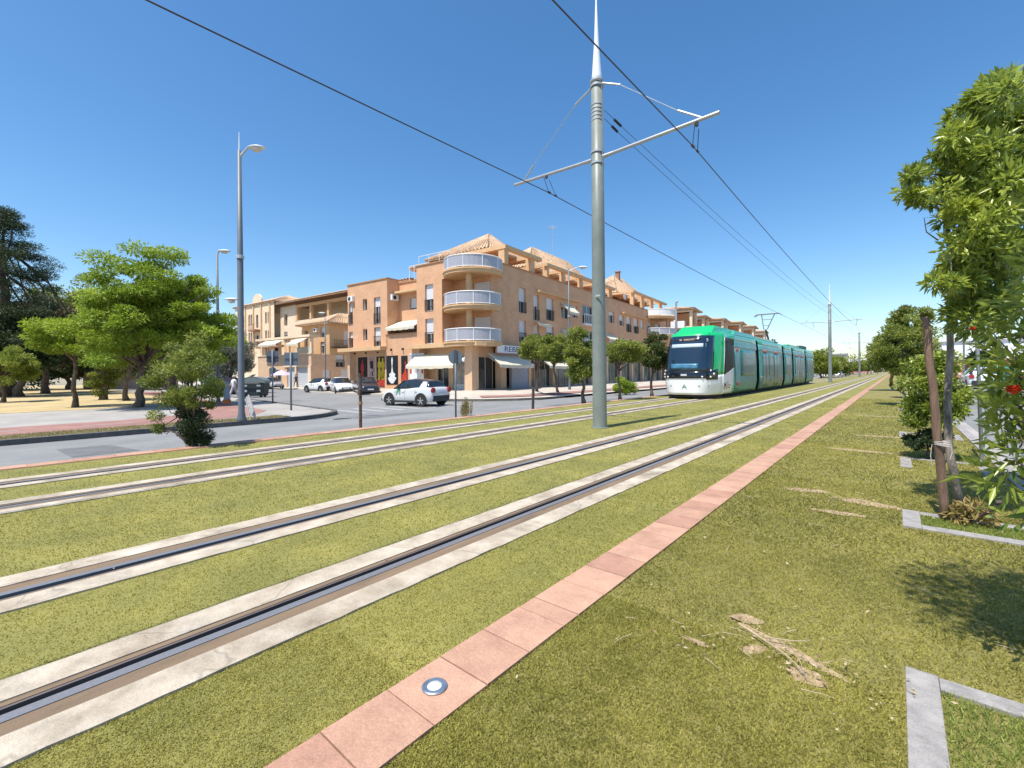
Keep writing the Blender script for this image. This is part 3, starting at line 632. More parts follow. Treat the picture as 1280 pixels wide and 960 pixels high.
# copings
mb = MB()
FL.box(mb, -17.4, -11.1, 10.3, 10.4, -.3, .08); FL.box(mb, -7.3, -3.2, 10.85, 10.95, -.3, .08); FB_.box(mb, -11.1, -7.3, 10.0, 10.1, -.3, .08); FR.box(mb, 2.2, 52, 10.65, 10.75, -.3, .08); FS.box(mb, -.05, 1.4, 10.31, 10.39, -.2, .08)
FL.box(mb, -11.45, -7.2, 4.95, 5.05, -.22, .06)
mb.build('coping', mat('coping_brick', (.45, .25, .13), .9, var=.1), B)
# shop floor canopies, beams, column
mb = MB(); FL.box(mb, -18.1, -11.4, 3.55, 3.9, -1, .7); FL.box(mb, -7.9, -.2, 3.5, 3.85, -1.4, .55); FB_.box(mb, -11.2, -7.2, 8.95, 9.15, 0, .7)
FR.box(mb, 8.5, 17.5, 9.0, 9.15, 0, .45); FR.box(mb, 30, 39.5, 9.15, 9.3, 0, .45)
mb.prism([(-2.6 + 0, -.55), (.1, -.55), (.55, .2), (.55, 2.4), (-2.6, 2.4)], 3.503, 3.847); mb.build('canopy', STUCCO, B)
mb = MB(); mb.lathe([(.24, 3.85), (.24, 9.4)], (-1.05, -.05, 0), 20); mb.build('column', STUCCO, B, smooth=False)
for z in (3.85, 6.8, 9.75): bal_round(B, -1.75, 1.35, 2.5, z, -180, 42 if z > 9 else 15)
mb = MB(); mb.box(-4.1, .0, .4, 1.6, 9.42, 9.6); mb.build('ceiling_slab', STUCCO, B)
# ground floor, left of the corner
gl = MB(); gl.box(-17.1, -11.4, .55, .7, -.7, 3.55)
gl.box(-17.3, -16.9, -.1, .55, -.7, 3.55); gl.box(-11.75, -11.42, .1, .55, -.7, 3.5)
gl.box(-7.2, -7.0, .003, 1.2, -.7, 3.5); gl.box(-7.0, -5.7, 1.0, 1.2, -.7, 3.5); gl.box(-6.95, -1.3, .9, 1.22, 2.7, 3.5); gl.box(-4.2, -3.7, .88, 1.1, -.7, 2.7)
gl.build_each('shop_wall', PLINTH, B)
mb = MB(); mb.box(-1.55, -.75, -.1, .75, -.7, 3.5); mb.box(-.9, -.2, 3.2, 3.9, -.7, 3.5); mb.box(-.45, -.003, 7.2, 7.6, -.7, 3.6)
for y in (11.6, 16.2, 20.6, 25, 29.4, 33.8, 38.2, 42.6, 47): mb.box(-.45, -.004, y, y + .55, -.7, 3.6)
mb.box(-.5, -.3, 3.9, 52, 3.0, 3.6); mb.build_each('pillar', PLINTH, B)
mb = MB(); mb.box(-.42, -.1, 4.6, 7.2, -.3, 2.9); mb.build('grey_panel', mat('grey_panel', (.36, .37, .42), .7, var=.05), B)
def shop(u0, u1, z0, z1, F_, k, gm=GLASSG, nm=2):
    return F_.window(u0, u1, z0, z1, k=k, sh=0, dep=.0, fm=mat('alu_frame', (.5, .47, .42), .5, var=.05), gm=gm, mull=nm)
shop(-5.7, -4.3, -.1, 2.7, FL, -1.02, GLASSD, 1); shop(-3.7, -1.4, .35, 2.6, FL, -.98, mat('frosted_shop_glass', (.42, .43, .44), .2, var=.4, vs_=2, c2=(.2, .2, .2)), 2)
gl = MB(); gl.box(-3.72, -1.4, .95, 1.2, -.7, .35); gl.build('sill_wall', WHITE, B)
shop(1.0, 3.1, -.1, 2.7, FR, -1.1, GLASSD, 1)
mb = MB(); mb.box(-1.3, -1.12, .8, 3.3, 2.7, 3.5); mb.build('shop_lintel', PLINTH, B)
for a_, b_ in ((8.7, 11.6), (12.2, 16.2), (16.8, 20.6), (21.2, 25), (25.6, 29.4), (30, 33.8), (34.4, 38.2), (38.8, 42.6), (43.2, 47)): shop(a_, b_, -.1, 2.95, FR, -.35)
shop(7.62, 8.68, -.1, 2.95, FR, -.4, GLASSD, 0)
# clothes on show behind the dark shop window
mb = MB(); rnd = random.Random(8)
for i in range(9): y = 7.7 + i * .11; mb.box(-.36, -.30, y, y + .08, .5 + rnd.uniform(0, .3), 2.2, i % 3)
mb.build('window_display', [mat('cloth_red', (.5, .05, .06), .8, var=.1), mat('cloth_gold', (.5, .33, .08), .8, var=.1), mat('cloth_grey', (.3, .28, .26), .8, var=.1)], B)
# windows
for i, (a_, b_, c_, d_) in enumerate(WA): FL.window(a_, b_, c_, d_, sh=[.0, .35, .0, .75, .4, .4][i], rail=(d_ - c_ > 1.4 and i not in (0, 2)), mull=0 if b_ - a_ < .8 else 1)
FB_.window(*WBh[0], sh=.85); FB_.window(*WBh[1], sh=.55, rail=True, mull=0); FB_.window(*WBh[2], sh=.3)
FL.window(*WC[0], sh=.55, rail=True); FL.window(*WC[1], sh=.6, rail=True)
NW.window(-2.05, -.12, 6.85, 9.0, sh=1); NW.window(-2.05, -.12, 3.9, 6.05, sh=1)
for i, (a_, b_, c_, d_) in enumerate(WR):
    FR.window(a_, b_, c_, d_, sh=[.55, .7, .45, .5, .5, .3, .2, .6, 0, 0, .3, .5, .45, .5, 1, .3, .6, .5, .6, .4, .5, .3, .4, .5][i], rail=(d_ - c_ > 1.9), dep=.25 if not (b_ - a_ > 2.8) else .24, mull=1)
# deep loggia rails
mb = MB(); 
for z in (6.85, 3.95):
    FR.box(mb, 18.3, 21.5, z + 1.0, z + 1.06, .3, .36); FR.box(mb, 18.3, 21.5, z - .2, z, 0, .4)
    for i in range(7): c = 18.3 + 3.2 * i / 6; FR.box(mb, c - .03, c + .03, z, z + 1.0, .3, .36)
mb.build('balcony', WHITE, B)
for z in (6.85, 9.75): bal_round(B, .2, 43.3, 3.2, z, -90, 90, solid=z > 9)
mb = MB(); mb.lathe([(.2, 3.8), (.2, 9.5)], (2.2, 43.3, 0), 14); mb.build('column', STUCCO, B)
# awnings
FL.awning(-7.3, -1.75, 2.0, 2.95, .02, 1.25); FR.awning(1.0, 6.0, 2.0, 2.95, .02, 1.3); FR.awning(8.7, 16.6, 1.95, 2.9, .02, 1.4)
FR.awning(13.3, 15.5, 7.6, 8.6, .02, 1.1); FR.awning(13.3, 15.5, 4.9, 5.8, .02, 1.0); FR.awning(8.0, 10.3, 5.95, 6.1, .02, .7); FB_.awning(-11.15, -7.25, 5.6, 6.35, .0, 1.7); FR.awning(24, 27.5, 5.4, 6.0, .02, .9)
acunit(B, -11.2, .35, 8.3, 'x'); acunit(B, -16.95, 0, 8.6, 'y')
# shop signs and posters (writing and pictures are on the shop front)
mb = MB(); FR.box(mb, 1.65, 7.6, 2.98, 3.62, .45, .6); sg = mb.build('shop_sign', WHITE, B)
text_mesh('REBECA', 'sign_lettering', .66, mat('navy_letter', (.05, .045, .16), .6, var=0), sg, (.605, 2.5, 3.08), (R(90), 0, R(90)), .012, sx=1.55)
mb = MB(); FR.box(mb, 1.65, 7.6, 2.9, 2.96, .45, .62); mb.build('sign_trim', mat('sign_red', (.5, .2, .17), .6, var=0), sg)
BLK = mat('poster_black', (.012, .012, .014), .5, var=0); PR = mat('poster_red', (.55, .05, .03), .6, var=.2, vs_=4); PY = mat('poster_yellow', (.75, .62, .03), .6, var=.2, vs_=4, c2=(.5, .3, .02)); PW = mat('poster_white', (.75, .78, .77), .6, var=.1, vs_=5); PP = mat('poster_pink', (.62, .42, .40), .6, var=.3, vs_=3)
def poster(u0, u1, z0, z1, k, bgm, shapes):
    mb = MB(); FL.box(mb, u0, u1, z0, z1, k, k + .03); o = mb.build('poster', bgm, B)
    for m_, polys in shapes:
        mb = MB()
        for pts in polys:
            n = len(pts); P0 = [FL.P(u0 + (u1 - u0) * x, z0 + (z1 - z0) * y, k + .032) for x, y in pts]; P1 = [FL.P(u0 + (u1 - u0) * x, z0 + (z1 - z0) * y, k + .042) for x, y in pts]
            mb.add(P0 + P1, [tuple(range(n))[::-1], tuple(range(n, 2 * n))] + [(i, (i + 1) % n, n + (i + 1) % n, n + i) for i in range(n)])
        mb.build('poster_picture', m_, o)
fig = [(.42, .98), (.5, 1), (.56, .95), (.54, .86), (.62, .78), (.66, .6), (.58, .5), (.62, .3), (.56, .02), (.36, .02), (.34, .3), (.4, .5), (.3, .62), (.34, .78), (.44, .86)]
def tr(pts, sx, sy, dx, dy): return [(x * sx + dx, y * sy + dy) for x, y in pts]
gown = [(.47, .93), (.53, .95), (.57, .85), (.53, .62), (.6, .42), (.78, .36), (.72, .28), (.88, .22), (.72, .12), (.6, .04), (.4, .04), (.26, .1), (.12, .22), (.28, .27), (.24, .36), (.42, .42), (.48, .62), (.44, .84)]
poster(-11.35, -9.75, .3, 3.0, .0, BLK, [(PW, [gown])])
poster(-9.3, -8.45, .35, 2.95, .0, BLK, [(PR, [[(.6, .8), (.8, .75), (.75, .55), (.95, .3), (.9, .08), (.15, .06), (.1, .3), (.5, .42), (.65, .6)]])])
poster(-8.15, -6.35, .2, 3.1, .02, PW, [(PR, [[(.03, .38), (.15, .38), (.15, .55), (.03, .55)], [(.85, .38), (.97, .38), (.97, .55), (.85, .55)]]), (mat('poster_grey', (.5, .5, .56), .6, var=.1), [[(.0, .78), (.98, .78), (.98, .97), (0, .97)], [(.3, .16), (.7, .16), (.7, .24), (.3, .24)], [(.38, .42), (.62, .42), (.6, .6), (.4, .6)]])])
poster(-16.4, -14.95, .2, 3.0, -.54, BLK, [(PR, [tr(fig, 1.1, .9, -.05, .02)])])
poster(-14.6, -13.85, .1, 3.0, -.54, PP, [(BLK, [[(.2, .6), (.8, .6), (.8, .85), (.2, .85)], [(.55, .35), (.75, .35), (.75, .5), (.55, .5)]])])
poster(-13.5, -11.95, .1, 3.0, -.54, BLK, [(PY, [tr(fig, 1.0, .75, -.2, .22), tr(fig, 1.1, .72, .08, .24), [(.5, .22), (.95, .25), (.95, .4), (.6, .4)]]), (PR, [[(0, 0), (1, 0), (1, .2), (.1, .22)]])])
mb = MB()
for u in (-16.2, -14.4, -12.6): FL.box(mb, u, u + .12, 3.3, 3.45, .0, .15)
for u in (-10.6, -9.0): FL.box(mb, u - .06, u + .06, 3.45, 3.65, .0, .18)
mb.build_each('spotlight', DARKM, B)
# penthouse level
mb = MB(); mb.box(-9, -4, 6, 51, 9.7, 12.3); mb.box(-9.6, -7.3, 3.2, 6, 9.7, 11.6); mb.box(-16.4, -12.6, 4, 9, 9.7, 11.0); mb.build('penthouse_wall', BRICK, B)
mb = MB()
for y in (3.9, 8.2): mb.box(-.75, -.1, y - .3, y + .3, 10.7, 12.1)
for y in (11.0, 14.4, 18.6, 23, 27): mb.box(-.6, -.1, y - .22, y + .22, 10.7, 11.9)
for y in (35, 39.2, 43.5, 48): mb.box(-.6, -.1, y - .25, y + .25, 10.7, 12.6)
mb.box(-6.4, -5.9, 3.7, 4.2, 9.7, 12.1)
mb.build_each('post', STUCCO, B)
mb = MB(); mb.box(-6.5, .05, 3.55, 3.95, 12.1, 12.45); mb.box(-.45, .05, 3.95, 9.6, 12.1, 12.45); mb.box(-4, -.45, 8.0, 8.35, 12.1, 12.45)
mb.box(-.4, .05, 10.6, 28, 11.9, 12.2); mb.box(-.4, .05, 34.5, 50.5, 12.6, 12.9)
for y in (11, 14.4, 18.6, 23, 27): mb.box(-4, -.4, y - .15, y + .15, 11.9, 12.18)
for y in (35, 39.2, 43.5, 48): mb.box(-4, -.4, y - .15, y + .15, 12.6, 12.88)
mb.build_each('beam', STUCCO, B)
hip(-9.5, -2.2, 3.9, 9.7, 12.5, (-4.6, 7.2, -4.6, 7.2, 15.0), B, over=.35); hip(-9.5, -3.2, 12, 28, 12.5, (-5.5, 16.5, -5.5, 25, 15.9), B, over=.5); hip(-9.5, -3.2, 35.5, 51, 13.0, (-6.0, 42, -6.0, 45.5, 17.0), B, over=.6)
hip(-11.0, -7.1, 3.0, 8, 11.7, (-8.4, 5.2, -8.4, 5.2, 12.8), B, over=.25); hip(-16.4, -12.6, 4.2, 9, 11.1, (-14.5, 6.5, -14.5, 6.5, 11.7), B, over=.3)
mb = MB(); mb.box(-5.9, -5.3, 42.4, 43.0, 16.0, 17.6); mb.box(-6.0, -5.2, 42.3, 43.1, 17.6, 17.75); mb.build('chimney', BRICK2, B)
mb = MB(); FR.box(mb, 3.0, 8.2, 11.3, 11.36, -.3, -.24)
mb = MB()   # white roof terrace rail
for x in np.linspace(-9.75, -7.2, 5): mb.tube([(x, 1.5, 10.1), (x, 1.5, 11.5)], .03, 5)
mb.tube([(-9.75, 1.5, 11.5), (-7.2, 1.5, 11.5)], .04, 5); mb.tube([(-9.75, 1.5, 11.5), (-9.75, 5, 11.5)], .04, 5); mb.tube([(-7.2, .3, 11.8), (-3.4, .3, 11.8)], .03, 5)
for x in np.linspace(-7.2, -3.4, 4): mb.tube([(x, .3, 10.9), (x, .3, 11.8)], .025, 5)
mb.build('terrace_railing', WHITE, B)
mb = MB(); mb.tube([(-3, 17, 14.4), (-3, 17, 18.2)], .03, 5)
for i in range(5): mb.tube([(-3.4, 16.5 + .25 * i, 17.9), (-2.6, 16.5 + .25 * i, 17.9)], .015, 4)
mb.build('aerial', GALV, B)
mb = MB(); mb.lathe([(.05, 0), (.3, .06), (.45, .16), (.43, .17), (.28, .08)], (0, 0, 0), 20, 'x'); mb.build('satellite_dish', WHITE, B, loc=(-.9, 33.2, 11.9))
# ================================================================ OCHRE APARTMENT HOUSE DOWN THE SIDE STREET
YB = empty('apartment_building', (-56.1, 29.24, 0), a5, 'ochre and cream apartment house with stepped terraces and garage doors down the side street', 'building')
F1 = Fac(YB, (0, -.5), (1, 0), (0, -1)); F1s = Fac(YB, (-2.4, -.5), (0, 1), (1, 0))
mb = MB()
G = [(-8.4, -6.3, -.5, 2.3), (-5.9, -3.2, -.5, 2.3), (-11.4, -10.0, -.5, 2.0), (-13.2, -12.2, .6, 1.9)]
F1.wall(mb, -16.5, -2.4, -.7, 4.0, G, .25); F1s.wall(mb, 0, 8, -.7, 4.0, [(1.6, 2.8, .4, 1.9), (3.6, 4.9, 2.3, 4.0), (4.4, 7.0, .0, 2.0)], .2)
mb.box(-16.5, -2.6, -.4, 12, 3.6, 3.8); mb.box(-16.5, -16.3, -.4, 12, -.7, 4)
mb.build('wall', PLINTH, YB)
for a, b, c, d in G[:2]:
    m2 = MB(); n = 12
    for i in range(n): F1.box(m2, a + .02, b - .02, c + (d - c) * i / n + .01, c + (d - c) * (i + 1) / n - .01, -.24, -.16)
    m2.build('garage_door', mat('garage_door', (.55, .58, .62), .5, var=.05), YB)
F1.window(*G[2], sh=0, mull=0); F1.window(*G[3], sh=0); F1s.window(1.6, 2.8, .4, 1.9, sh=.8); F1s.window(3.6, 4.9, 2.3, 3.98, sh=.6, rail=True); F1s.window(4.4, 7, 0, 2, sh=.9)
m2 = MB(); F1.box(m2, -9.0, -2.35, 2.35, 2.55, 0, .12); F1.box(m2, -6.25, -5.95, -.5, 2.35, 0, .1); F1.box(m2, -3.1, -2.42, -.5, 2.35, 0, .1); F1.box(m2, -16.6, -2.3, 4.0, 4.1, -.2, .1); m2.build('trim', CREAM, YB)
# terrace over the garages with columns and awnings
m2 = MB()
for u in (-16, -13.5, -11, -8.6, -6.2, -3.0): F1.box(m2, u, u + .3, 4.1, 6.3, -.5, -.2)
F1.box(m2, -17, -2.6, 6.3, 6.6, -1.5, .1); m2.build_each('terrace_frame', CREAM, YB)
m2 = MB(); m2.box(-16, -9.2, 3.2, 3.4, 4, 6.3); m2.build('terrace_wall', STUCCO, YB)
F1.awning(-6.0, -3.2, 5.4, 6.2, -.1, 1.4); F1.awning(-14, -9, 5.6, 6.25, -.1, 1.2)
m2 = MB(); F1.box(m2, -6.3, -2.4, 4.15, 5.0, -.15, -.05); m2.build('terrace_screen', OFFW, YB)
# front block with hipped roof
F2 = Fac(YB, (0, 2.2), (1, 0), (0, -1)); F2s = Fac(YB, (-2.45, 2.2), (0, 1), (1, 0)); mb = MB()
H2 = [(-8.6, -7.6, 4.8, 7.6), (-4.6, -3.4, 6.4, 7.8), (-4.6, -3.4, 4.1, 5.8)]; H2s = [(2.2, 4.2, 5.4, 7.4)]
F2.wall(mb, -9.2, -2.45, 4, 8.2, H2); F2s.wall(mb, 0, 9, 4, 8.2, H2s); mb.box(-9.2, -9.0, 2.21, 11, 4, 8.2); mb.build('wall', STUCCO, YB)
F2.window(*H2[0], sh=0, fm=CREAM); F2.window(*H2[1], sh=.5, rail=False); F2.window(*H2[2], sh=.3); F2s.window(*H2s[0], sh=1)
m2 = MB(); F2s.box(m2, .2, 5.4, 4.9, 5.05, 0, .8); F2s.box(m2, .2, 5.4, 5.95, 6.0, .75, .8)
for i in range(20): F2s.box(m2, .22 + i * .27, .25 + i * .27, 5.05, 5.95, .76, .79)
m2.build('balcony', DARKM, YB)
hip(-9.2, -2.45, 2.2, 11, 8.35, (-5.8, 6.0, -5.8, 8.0, 10.2), YB, over=.7)
acunit(YB, -5.9, 2.2, 7.2, 'y')
# tall rear block with roof loggia
F3 = Fac(YB, (0, 7), (1, 0), (0, -1)); mb = MB()
H3 = [(-23.0, -21.9, 9.6, 11.6), (-23.0, -21.9, 6.4, 8.6), (-20.3, -19.4, 6.4, 8.8), (-17.6, -16.6, 6.4, 8.6)]
F3.wall(mb, -24.2, -19.3, 4, 13.4, [H3[0], H3[1]]); F3.wall(mb, -19.3, 2, 4, 10.2, [(-17.6, -16.6, 6.4, 8.6)]); mb.box(-24.2, -24.0, 7.01, 18, 4, 13.4); mb.box(-19.3, 2, 10.2, 10.4, 10.2, 13.2); mb.box(-19.3, 2, 7.02, 10.2, 10.0, 10.19); mb.box(1.8, 2, 7.02, 18, 4, 10.2)
mb.build('wall', CREAM, YB)
F3.window(*H3[0], sh=0, fm=CREAM); F3.window(*H3[1], sh=.2, fm=CREAM); F3.window(*H3[3], sh=.2, fm=CREAM)
m2 = MB()
for u in (-19.3, -15.2, -10.4, -5.0, 1.5): F3.box(m2, u, u + .5, 10.2, 12.4, -.4, .05)
F3.box(m2, -19.3, 2.0, 12.4, 12.85, -.4, .06); m2.build('terrace_frame', STUCCO, YB)
m2 = MB(); m2.box(-19.3, 2, 10.45, 11, 10.2, 13.2); m2.build('loggia_wall', BRICK, YB)
m2 = MB(); F3.box(m2, -24.8, 2.6, 13.2, 13.35, -11, .8)
for i in range(60): F3.box(m2, -24.6 + i * .45, -24.5 + i * .45, 12.9, 13.05, -1, .75)
m2.build('eaves', mat('brown_eaves', (.22, .12, .07), .8, var=.1), YB)
hip(-24.4, 2.2, 6.6, 18, 13.4, (-18.6, 12, -4, 12, 15.3), YB, over=.6)
# cream wing with arched gable, bay windows and little balcony
F4 = Fac(YB, (0, 6), (1, 0), (0, -1)); mb = MB()
H4 = []
for z in (10.2, 7.0, 4.2):
    for u in (-36.6, -35.6, -33.4, -32.6, -27.4, -26.5): H4.append((u, u + .6, z, z + 2.0))
H4 += [(-30.6, -29.8, 9.6, 12.0), (-30.8, -29.6, 6.4, 8.4)]
F4.wall(mb, -38.5, -24.3, -.7, 13.9, H4, .2); mb.box(-38.5, -38.3, 6.01, 16, -.7, 13.9)
n = 12; pts = [(-31.9, 13.9)] + [(-30.2 + 1.5 * math.cos(math.pi * (1 - i / n)), 14.4 + 1.3 * math.sin(math.pi * (1 - i / n))) for i in range(n + 1)] + [(-28.5, 13.9)]
a_ = [F4.P(u, z, .03) for u, z in pts]; b_ = [F4.P(u, z, -.3) for u, z in pts]; k = len(a_)
mb.add(a_ + b_, [tuple(range(k)), tuple(range(k, 2 * k))[::-1]] + [(i, (i + 1) % k, k + (i + 1) % k, k + i) for i in range(k)])
mb.build('wall', CREAM, YB)
for h in H4: F4.window(*h, sh=.0, fm=CREAM, mull=0, dep=.2)
m2 = MB()
for z, u0, u1 in ((9.3, -31.4, -29.0), (6.2, -28.8, -20), (6.2, -38, -32)):
    F4.box(m2, u0, u1, z - .3, z, 0, 1.0); F4.box(m2, u0, u1, z + .9, z + .96, .92, 1.0)
    for i in range(int((u1 - u0) / .3)): F4.box(m2, u0 + i * .3, u0 + .04 + i * .3, z, z + .9, .94, .98)
m2.build('balcony', mat('rust_brown_metal', (.35, .17, .10), .6, var=.1), YB)
hip(-38.5, -24.5, 6.2, 16, 13.95, (-33, 11, -29, 11, 15.9), YB, over=.5)
m2 = MB()
for u in (-34.6, -31.6, -28.8, -25.9): F4.box(m2, u, u + .35, 4, 13.9, 0, .14)
m2.build_each('pilaster', STUCCO, YB)
# ---------------- lower terraced houses further down the street
def lowhouse(pos, rz, Wd, Hh, m, label, seed, gf=None, roof=True, floors=3):
    e = empty('terraced_house', pos, rz, label, 'building', None); F = Fac(e, (0, 0), (1, 0), (0, -1)); rnd = random.Random(seed); mb = MB(); hs = []
    st = (Hh) / floors
    for f in range(1, floors):
        u = -Wd / 2 + .8
        while u < Wd / 2 - 1.6: hs.append((u, u + 1.1, st * f + .5, st * f + st - .5)); u += rnd.choice([2.2, 2.8])
    F.wall(mb, -Wd / 2, Wd / 2, -.8, Hh, hs, .2); mb.box(-Wd / 2, Wd / 2, .22, 9, -.8, st - .2); mb.box(-Wd / 2, -Wd / 2 + .2, .001, 9, -.8, Hh); mb.box(Wd / 2 - .2, Wd / 2, .001, 9, -.8, Hh); mb.box(-Wd / 2, Wd / 2, 8.8, 9.001, -.8, Hh); mb.box(-Wd / 2 + .2, Wd / 2 - .2, .22, 8.8, Hh - .5, Hh - .3)
    mb.build('wall', m, e)
    for h in hs: F.window(*h, sh=rnd.choice([0, .3, .6]), mull=0, fm=CREAM)
    m2 = MB()
    for f in range(1, floors):
        z = st * f + .1; F.box(m2, -Wd / 2, Wd / 2, z - .3, z, 0, 1.1); F.box(m2, -Wd / 2, Wd / 2, z + .9, z + .97, 1.0, 1.1)
        for i in range(int(Wd / .35)): F.box(m2, -Wd / 2 + i * .35, -Wd / 2 + .06 + i * .35, z, z + .9, 1.03, 1.08)
    m2.build('balcony', MATS['rust_brown_metal'], e)
    if gf:
        m2 = MB(); F.box(m2, -Wd / 2 + .1, Wd / 2 - .1, -.7, st - .6, .0, .15)
        m2.build('shop_front', gf, e); m2 = MB()
        u = -Wd / 2 + .8
        while u < Wd / 2 - 2: F.box(m2, u, u + 1.7, .0, st - 1.3, .15, .18); u += 2.3
        m2.build('shop_window', GLASSD, e)
    if roof: hip(-Wd / 2, Wd / 2, 0, 9, Hh, (-Wd / 4, 4.5, Wd / 4, 4.5, Hh + 1.6), e, over=.5)
    return e
p = at(322, 466, 92); lowhouse((p.x, p.y, -.2), R(22), 11, 8.6, PLINTH, 'low peach house with brown balconies and white shop front behind the dark recycling bin', 3, gf=WHITE)
p = at(345, 466, 86); lowhouse((p.x, p.y, -.2), R(10), 6, 6.4, STUCCO, 'small ochre house squeezed against the left end of the cream wing', 4, floors=2)
p = at(291, 466, 104); lowhouse((p.x, p.y, -.2), R(32), 14, 8.4, mat('pale_render', (.66, .6, .52), .9, var=.06), 'pale house half hidden by the silvery olive tree and street lamps', 5, floors=2, roof=True)
p = at(150, 466, 62); lowhouse((p.x, p.y, -.3), R(60), 8, 2.9, mat('pink_render', (.62, .5, .46), .9, var=.05), 'low pinkish wall building seen through the park trees', 6, floors=1, roof=False)
# ================================================================ ROW OF SIMILAR HOUSES BEYOND THE BRICK BLOCK
rl = ['brick row house with white balcony right behind the front of the tram', 'second brick row house behind the tram, cream front under a flat tiled cap', 'third brick row house behind the tram roof', 'fourth brick row house behind the tram roof', 'fifth brick row house beside the pantograph', 'smallest and farthest brick row house, left of the pantograph foot']
def rowhouse(x, dep, top, wid, label, seed):
    p = at(x, 466, dep); e = empty('row_house', (p.x, p.y, 0), a5 + R(2), label, 'building', 'brick row houses behind the tram')
    F = Fac(e, (0, 0), (1, 0), (0, -1)); Fr = Fac(e, (0, 0), (0, 1), (1, 0)); mb = MB(); z1 = top - 3.2
    F.wall(mb, -3.4, 0, -.3, z1, [(-3.0, -1.6, z1 - 2.6, z1 - .6), (-3.0, -1.6, z1 - 5.4, z1 - 3.4)])
    mb.build('front_wall', CREAM, e); mb = MB()
    hs = [(1.5, 2.6, z1 - 2.4, z1 - .8), (4.5, 5.6, z1 - 2.4, z1 - .8), (1.5, 2.6, z1 - 5.2, z1 - 3.6), (4.5, 5.6, z1 - 5.2, z1 - 3.6)]
    Fr.wall(mb, 0, wid, -.3, z1 + .4, hs); mb.box(-10, -3.4, .01, wid, -.3, z1); mb.box(-3.4, -.2, .3, wid, z1 - .4, z1 - .2); mb.build('wall', BRICK, e)
    for h in hs: Fr.window(*h, sh=.5)
    F.window(-3.0, -1.6, z1 - 2.6, z1 - .6, sh=0); F.window(-3.0, -1.6, z1 - 5.4, z1 - 3.4, sh=.3)
    m2 = MB(); m2.box(-3.6, -1.2, -.9, -.01, z1 - .35, z1 + .9); m2.build('balcony', WHITE, e)
    m2 = MB(); m2.box(-.5, -.05, .1, .5, z1, top - .3); m2.box(-3.3, -2.9, .1, .5, z1, top - .3); m2.box(-.5, -.05, 4, 4.4, z1 + .4, top - .3); m2.box(-3.4, 0, .05, .45, top - .6, top - .3); m2.build_each('post', CREAM, e)
    m2 = MB(); m2.box(-8, -3.2, 2, wid - 1, z1, top - .2); m2.box(-3.2, -.6, 2.4, 6, z1, top - .6); m2.build('penthouse', BRICK, e)
    hip(-8, 0, -.1, 7, top, (-4, 3.5, -4, 3.5, top + .9), e, over=.45)
for i, (x, d_, t_, w_) in enumerate([(866, 82, 12.7, 9), (881, 91, 12.3, 10), (905, 99, 12.6, 9), (927, 106, 12.6, 10), (943, 114, 12.4, 10), (957, 124, 12, 12)]): rowhouse(x, d_, t_, w_, rl[i], i)
p = at(985, 466, 150); e = empty('row_house', (p.x, p.y, 0), a5, 'distant low pale house with a red roof terrace frame beyond the pantograph', 'building')
mb = MB(); mb.box(-12, 0, 0, 20, -.3, 7.6); mb.box(0, 4, 4, 20, -.3, 6.8); mb.build('wall', CREAM, e); mb = MB(); mb.box(-11.5, -1, .3, 4, 9.4, 9.9)
for x in (-11, -6, -1.6): mb.box(x, x + .3, .4, .8, 7.6, 9.4)
mb.build('terrace_frame', mat('terrace_red', (.35, .10, .08), .7, var=.1), e)
mb = MB()
for i in range(5): mb.box(-11 + i * 2.3, -9.8 + i * 2.3, -.05, -.01, 4.4, 6.0)
mb.build('window', GLASSD, e)
p = at(1048, 466, 190); e = empty('row_house', (p.x, p.y, 0), a5, 'long low grey roofed building behind the second mast', 'building')
mb = MB(); mb.box(-20, 3, 0, 60, -.3, 7.6); mb.build('wall', mat('pale_far', (.55, .5, .44), .9, var=.05), e); mb = MB(); mb.box(-20.4, 3.4, -.4, 60.4, 7.6, 8.1); mb.build('roof', mat('grey_roof', (.3, .31, .33), .8, var=.1), e)
mb = MB()
for i in range(14): mb.box(3.01, 3.06, 2 + i * 4, 4.2 + i * 4, 3, 5.6)
mb.build('window', GLASSD, e)
# ================================================================ TRAM
T = empty('tram', (-7.615, 21.5, 0), 0, 'green, white and teal articulated tram with raised pantograph on the grassed track', 'tram')
TG = mat('tram_green', (.01, .44, .13), .25, var=0, coat=.6); TW = mat('tram_white', (.88, .88, .88), .35, var=0, coat=.3)
TT = mat('tram_teal', (.09, .34, .30), .4, var=.35, vs_=.9, coat=.15, spec=.3, c2=(.035, .17, .17)); TTL = mat('tram_teal_light', (.15, .41, .40), .4, var=.3, vs_=.7, coat=.15, spec=.3, c2=(.08, .27, .30)); TTG = mat('tram_roof_green', (.05, .36, .21), .3, var=.1, coat=.4)
TWG = mat('tram_window_wrap', (.04, .20, .19), .3, var=.5, vs_=1.1, coat=.2, spec=.35, c2=(.012, .08, .085)); WS = mat('windscreen', (.008, .022, .04), .05, var=0, spec=1.0)
HW = lambda z: 1.22 + .1 * min(1, max(0, (z - .18) / .45)) if z < .63 else (1.325 if z < 1.6 else 1.325 - .10 * ((z - 1.6) / 1.5) ** 1.6 if z < 3.1 else 1.225 - .9 * (z - 3.1))
def yf(s, z):
    r = .10 * max(0, 1.0 - z) + (0 if z < 1.05 else .62 * ((z - 1.05) / 2.1) ** 1.25); return r + .12 * s * s + 1.2 * abs(s) ** 5
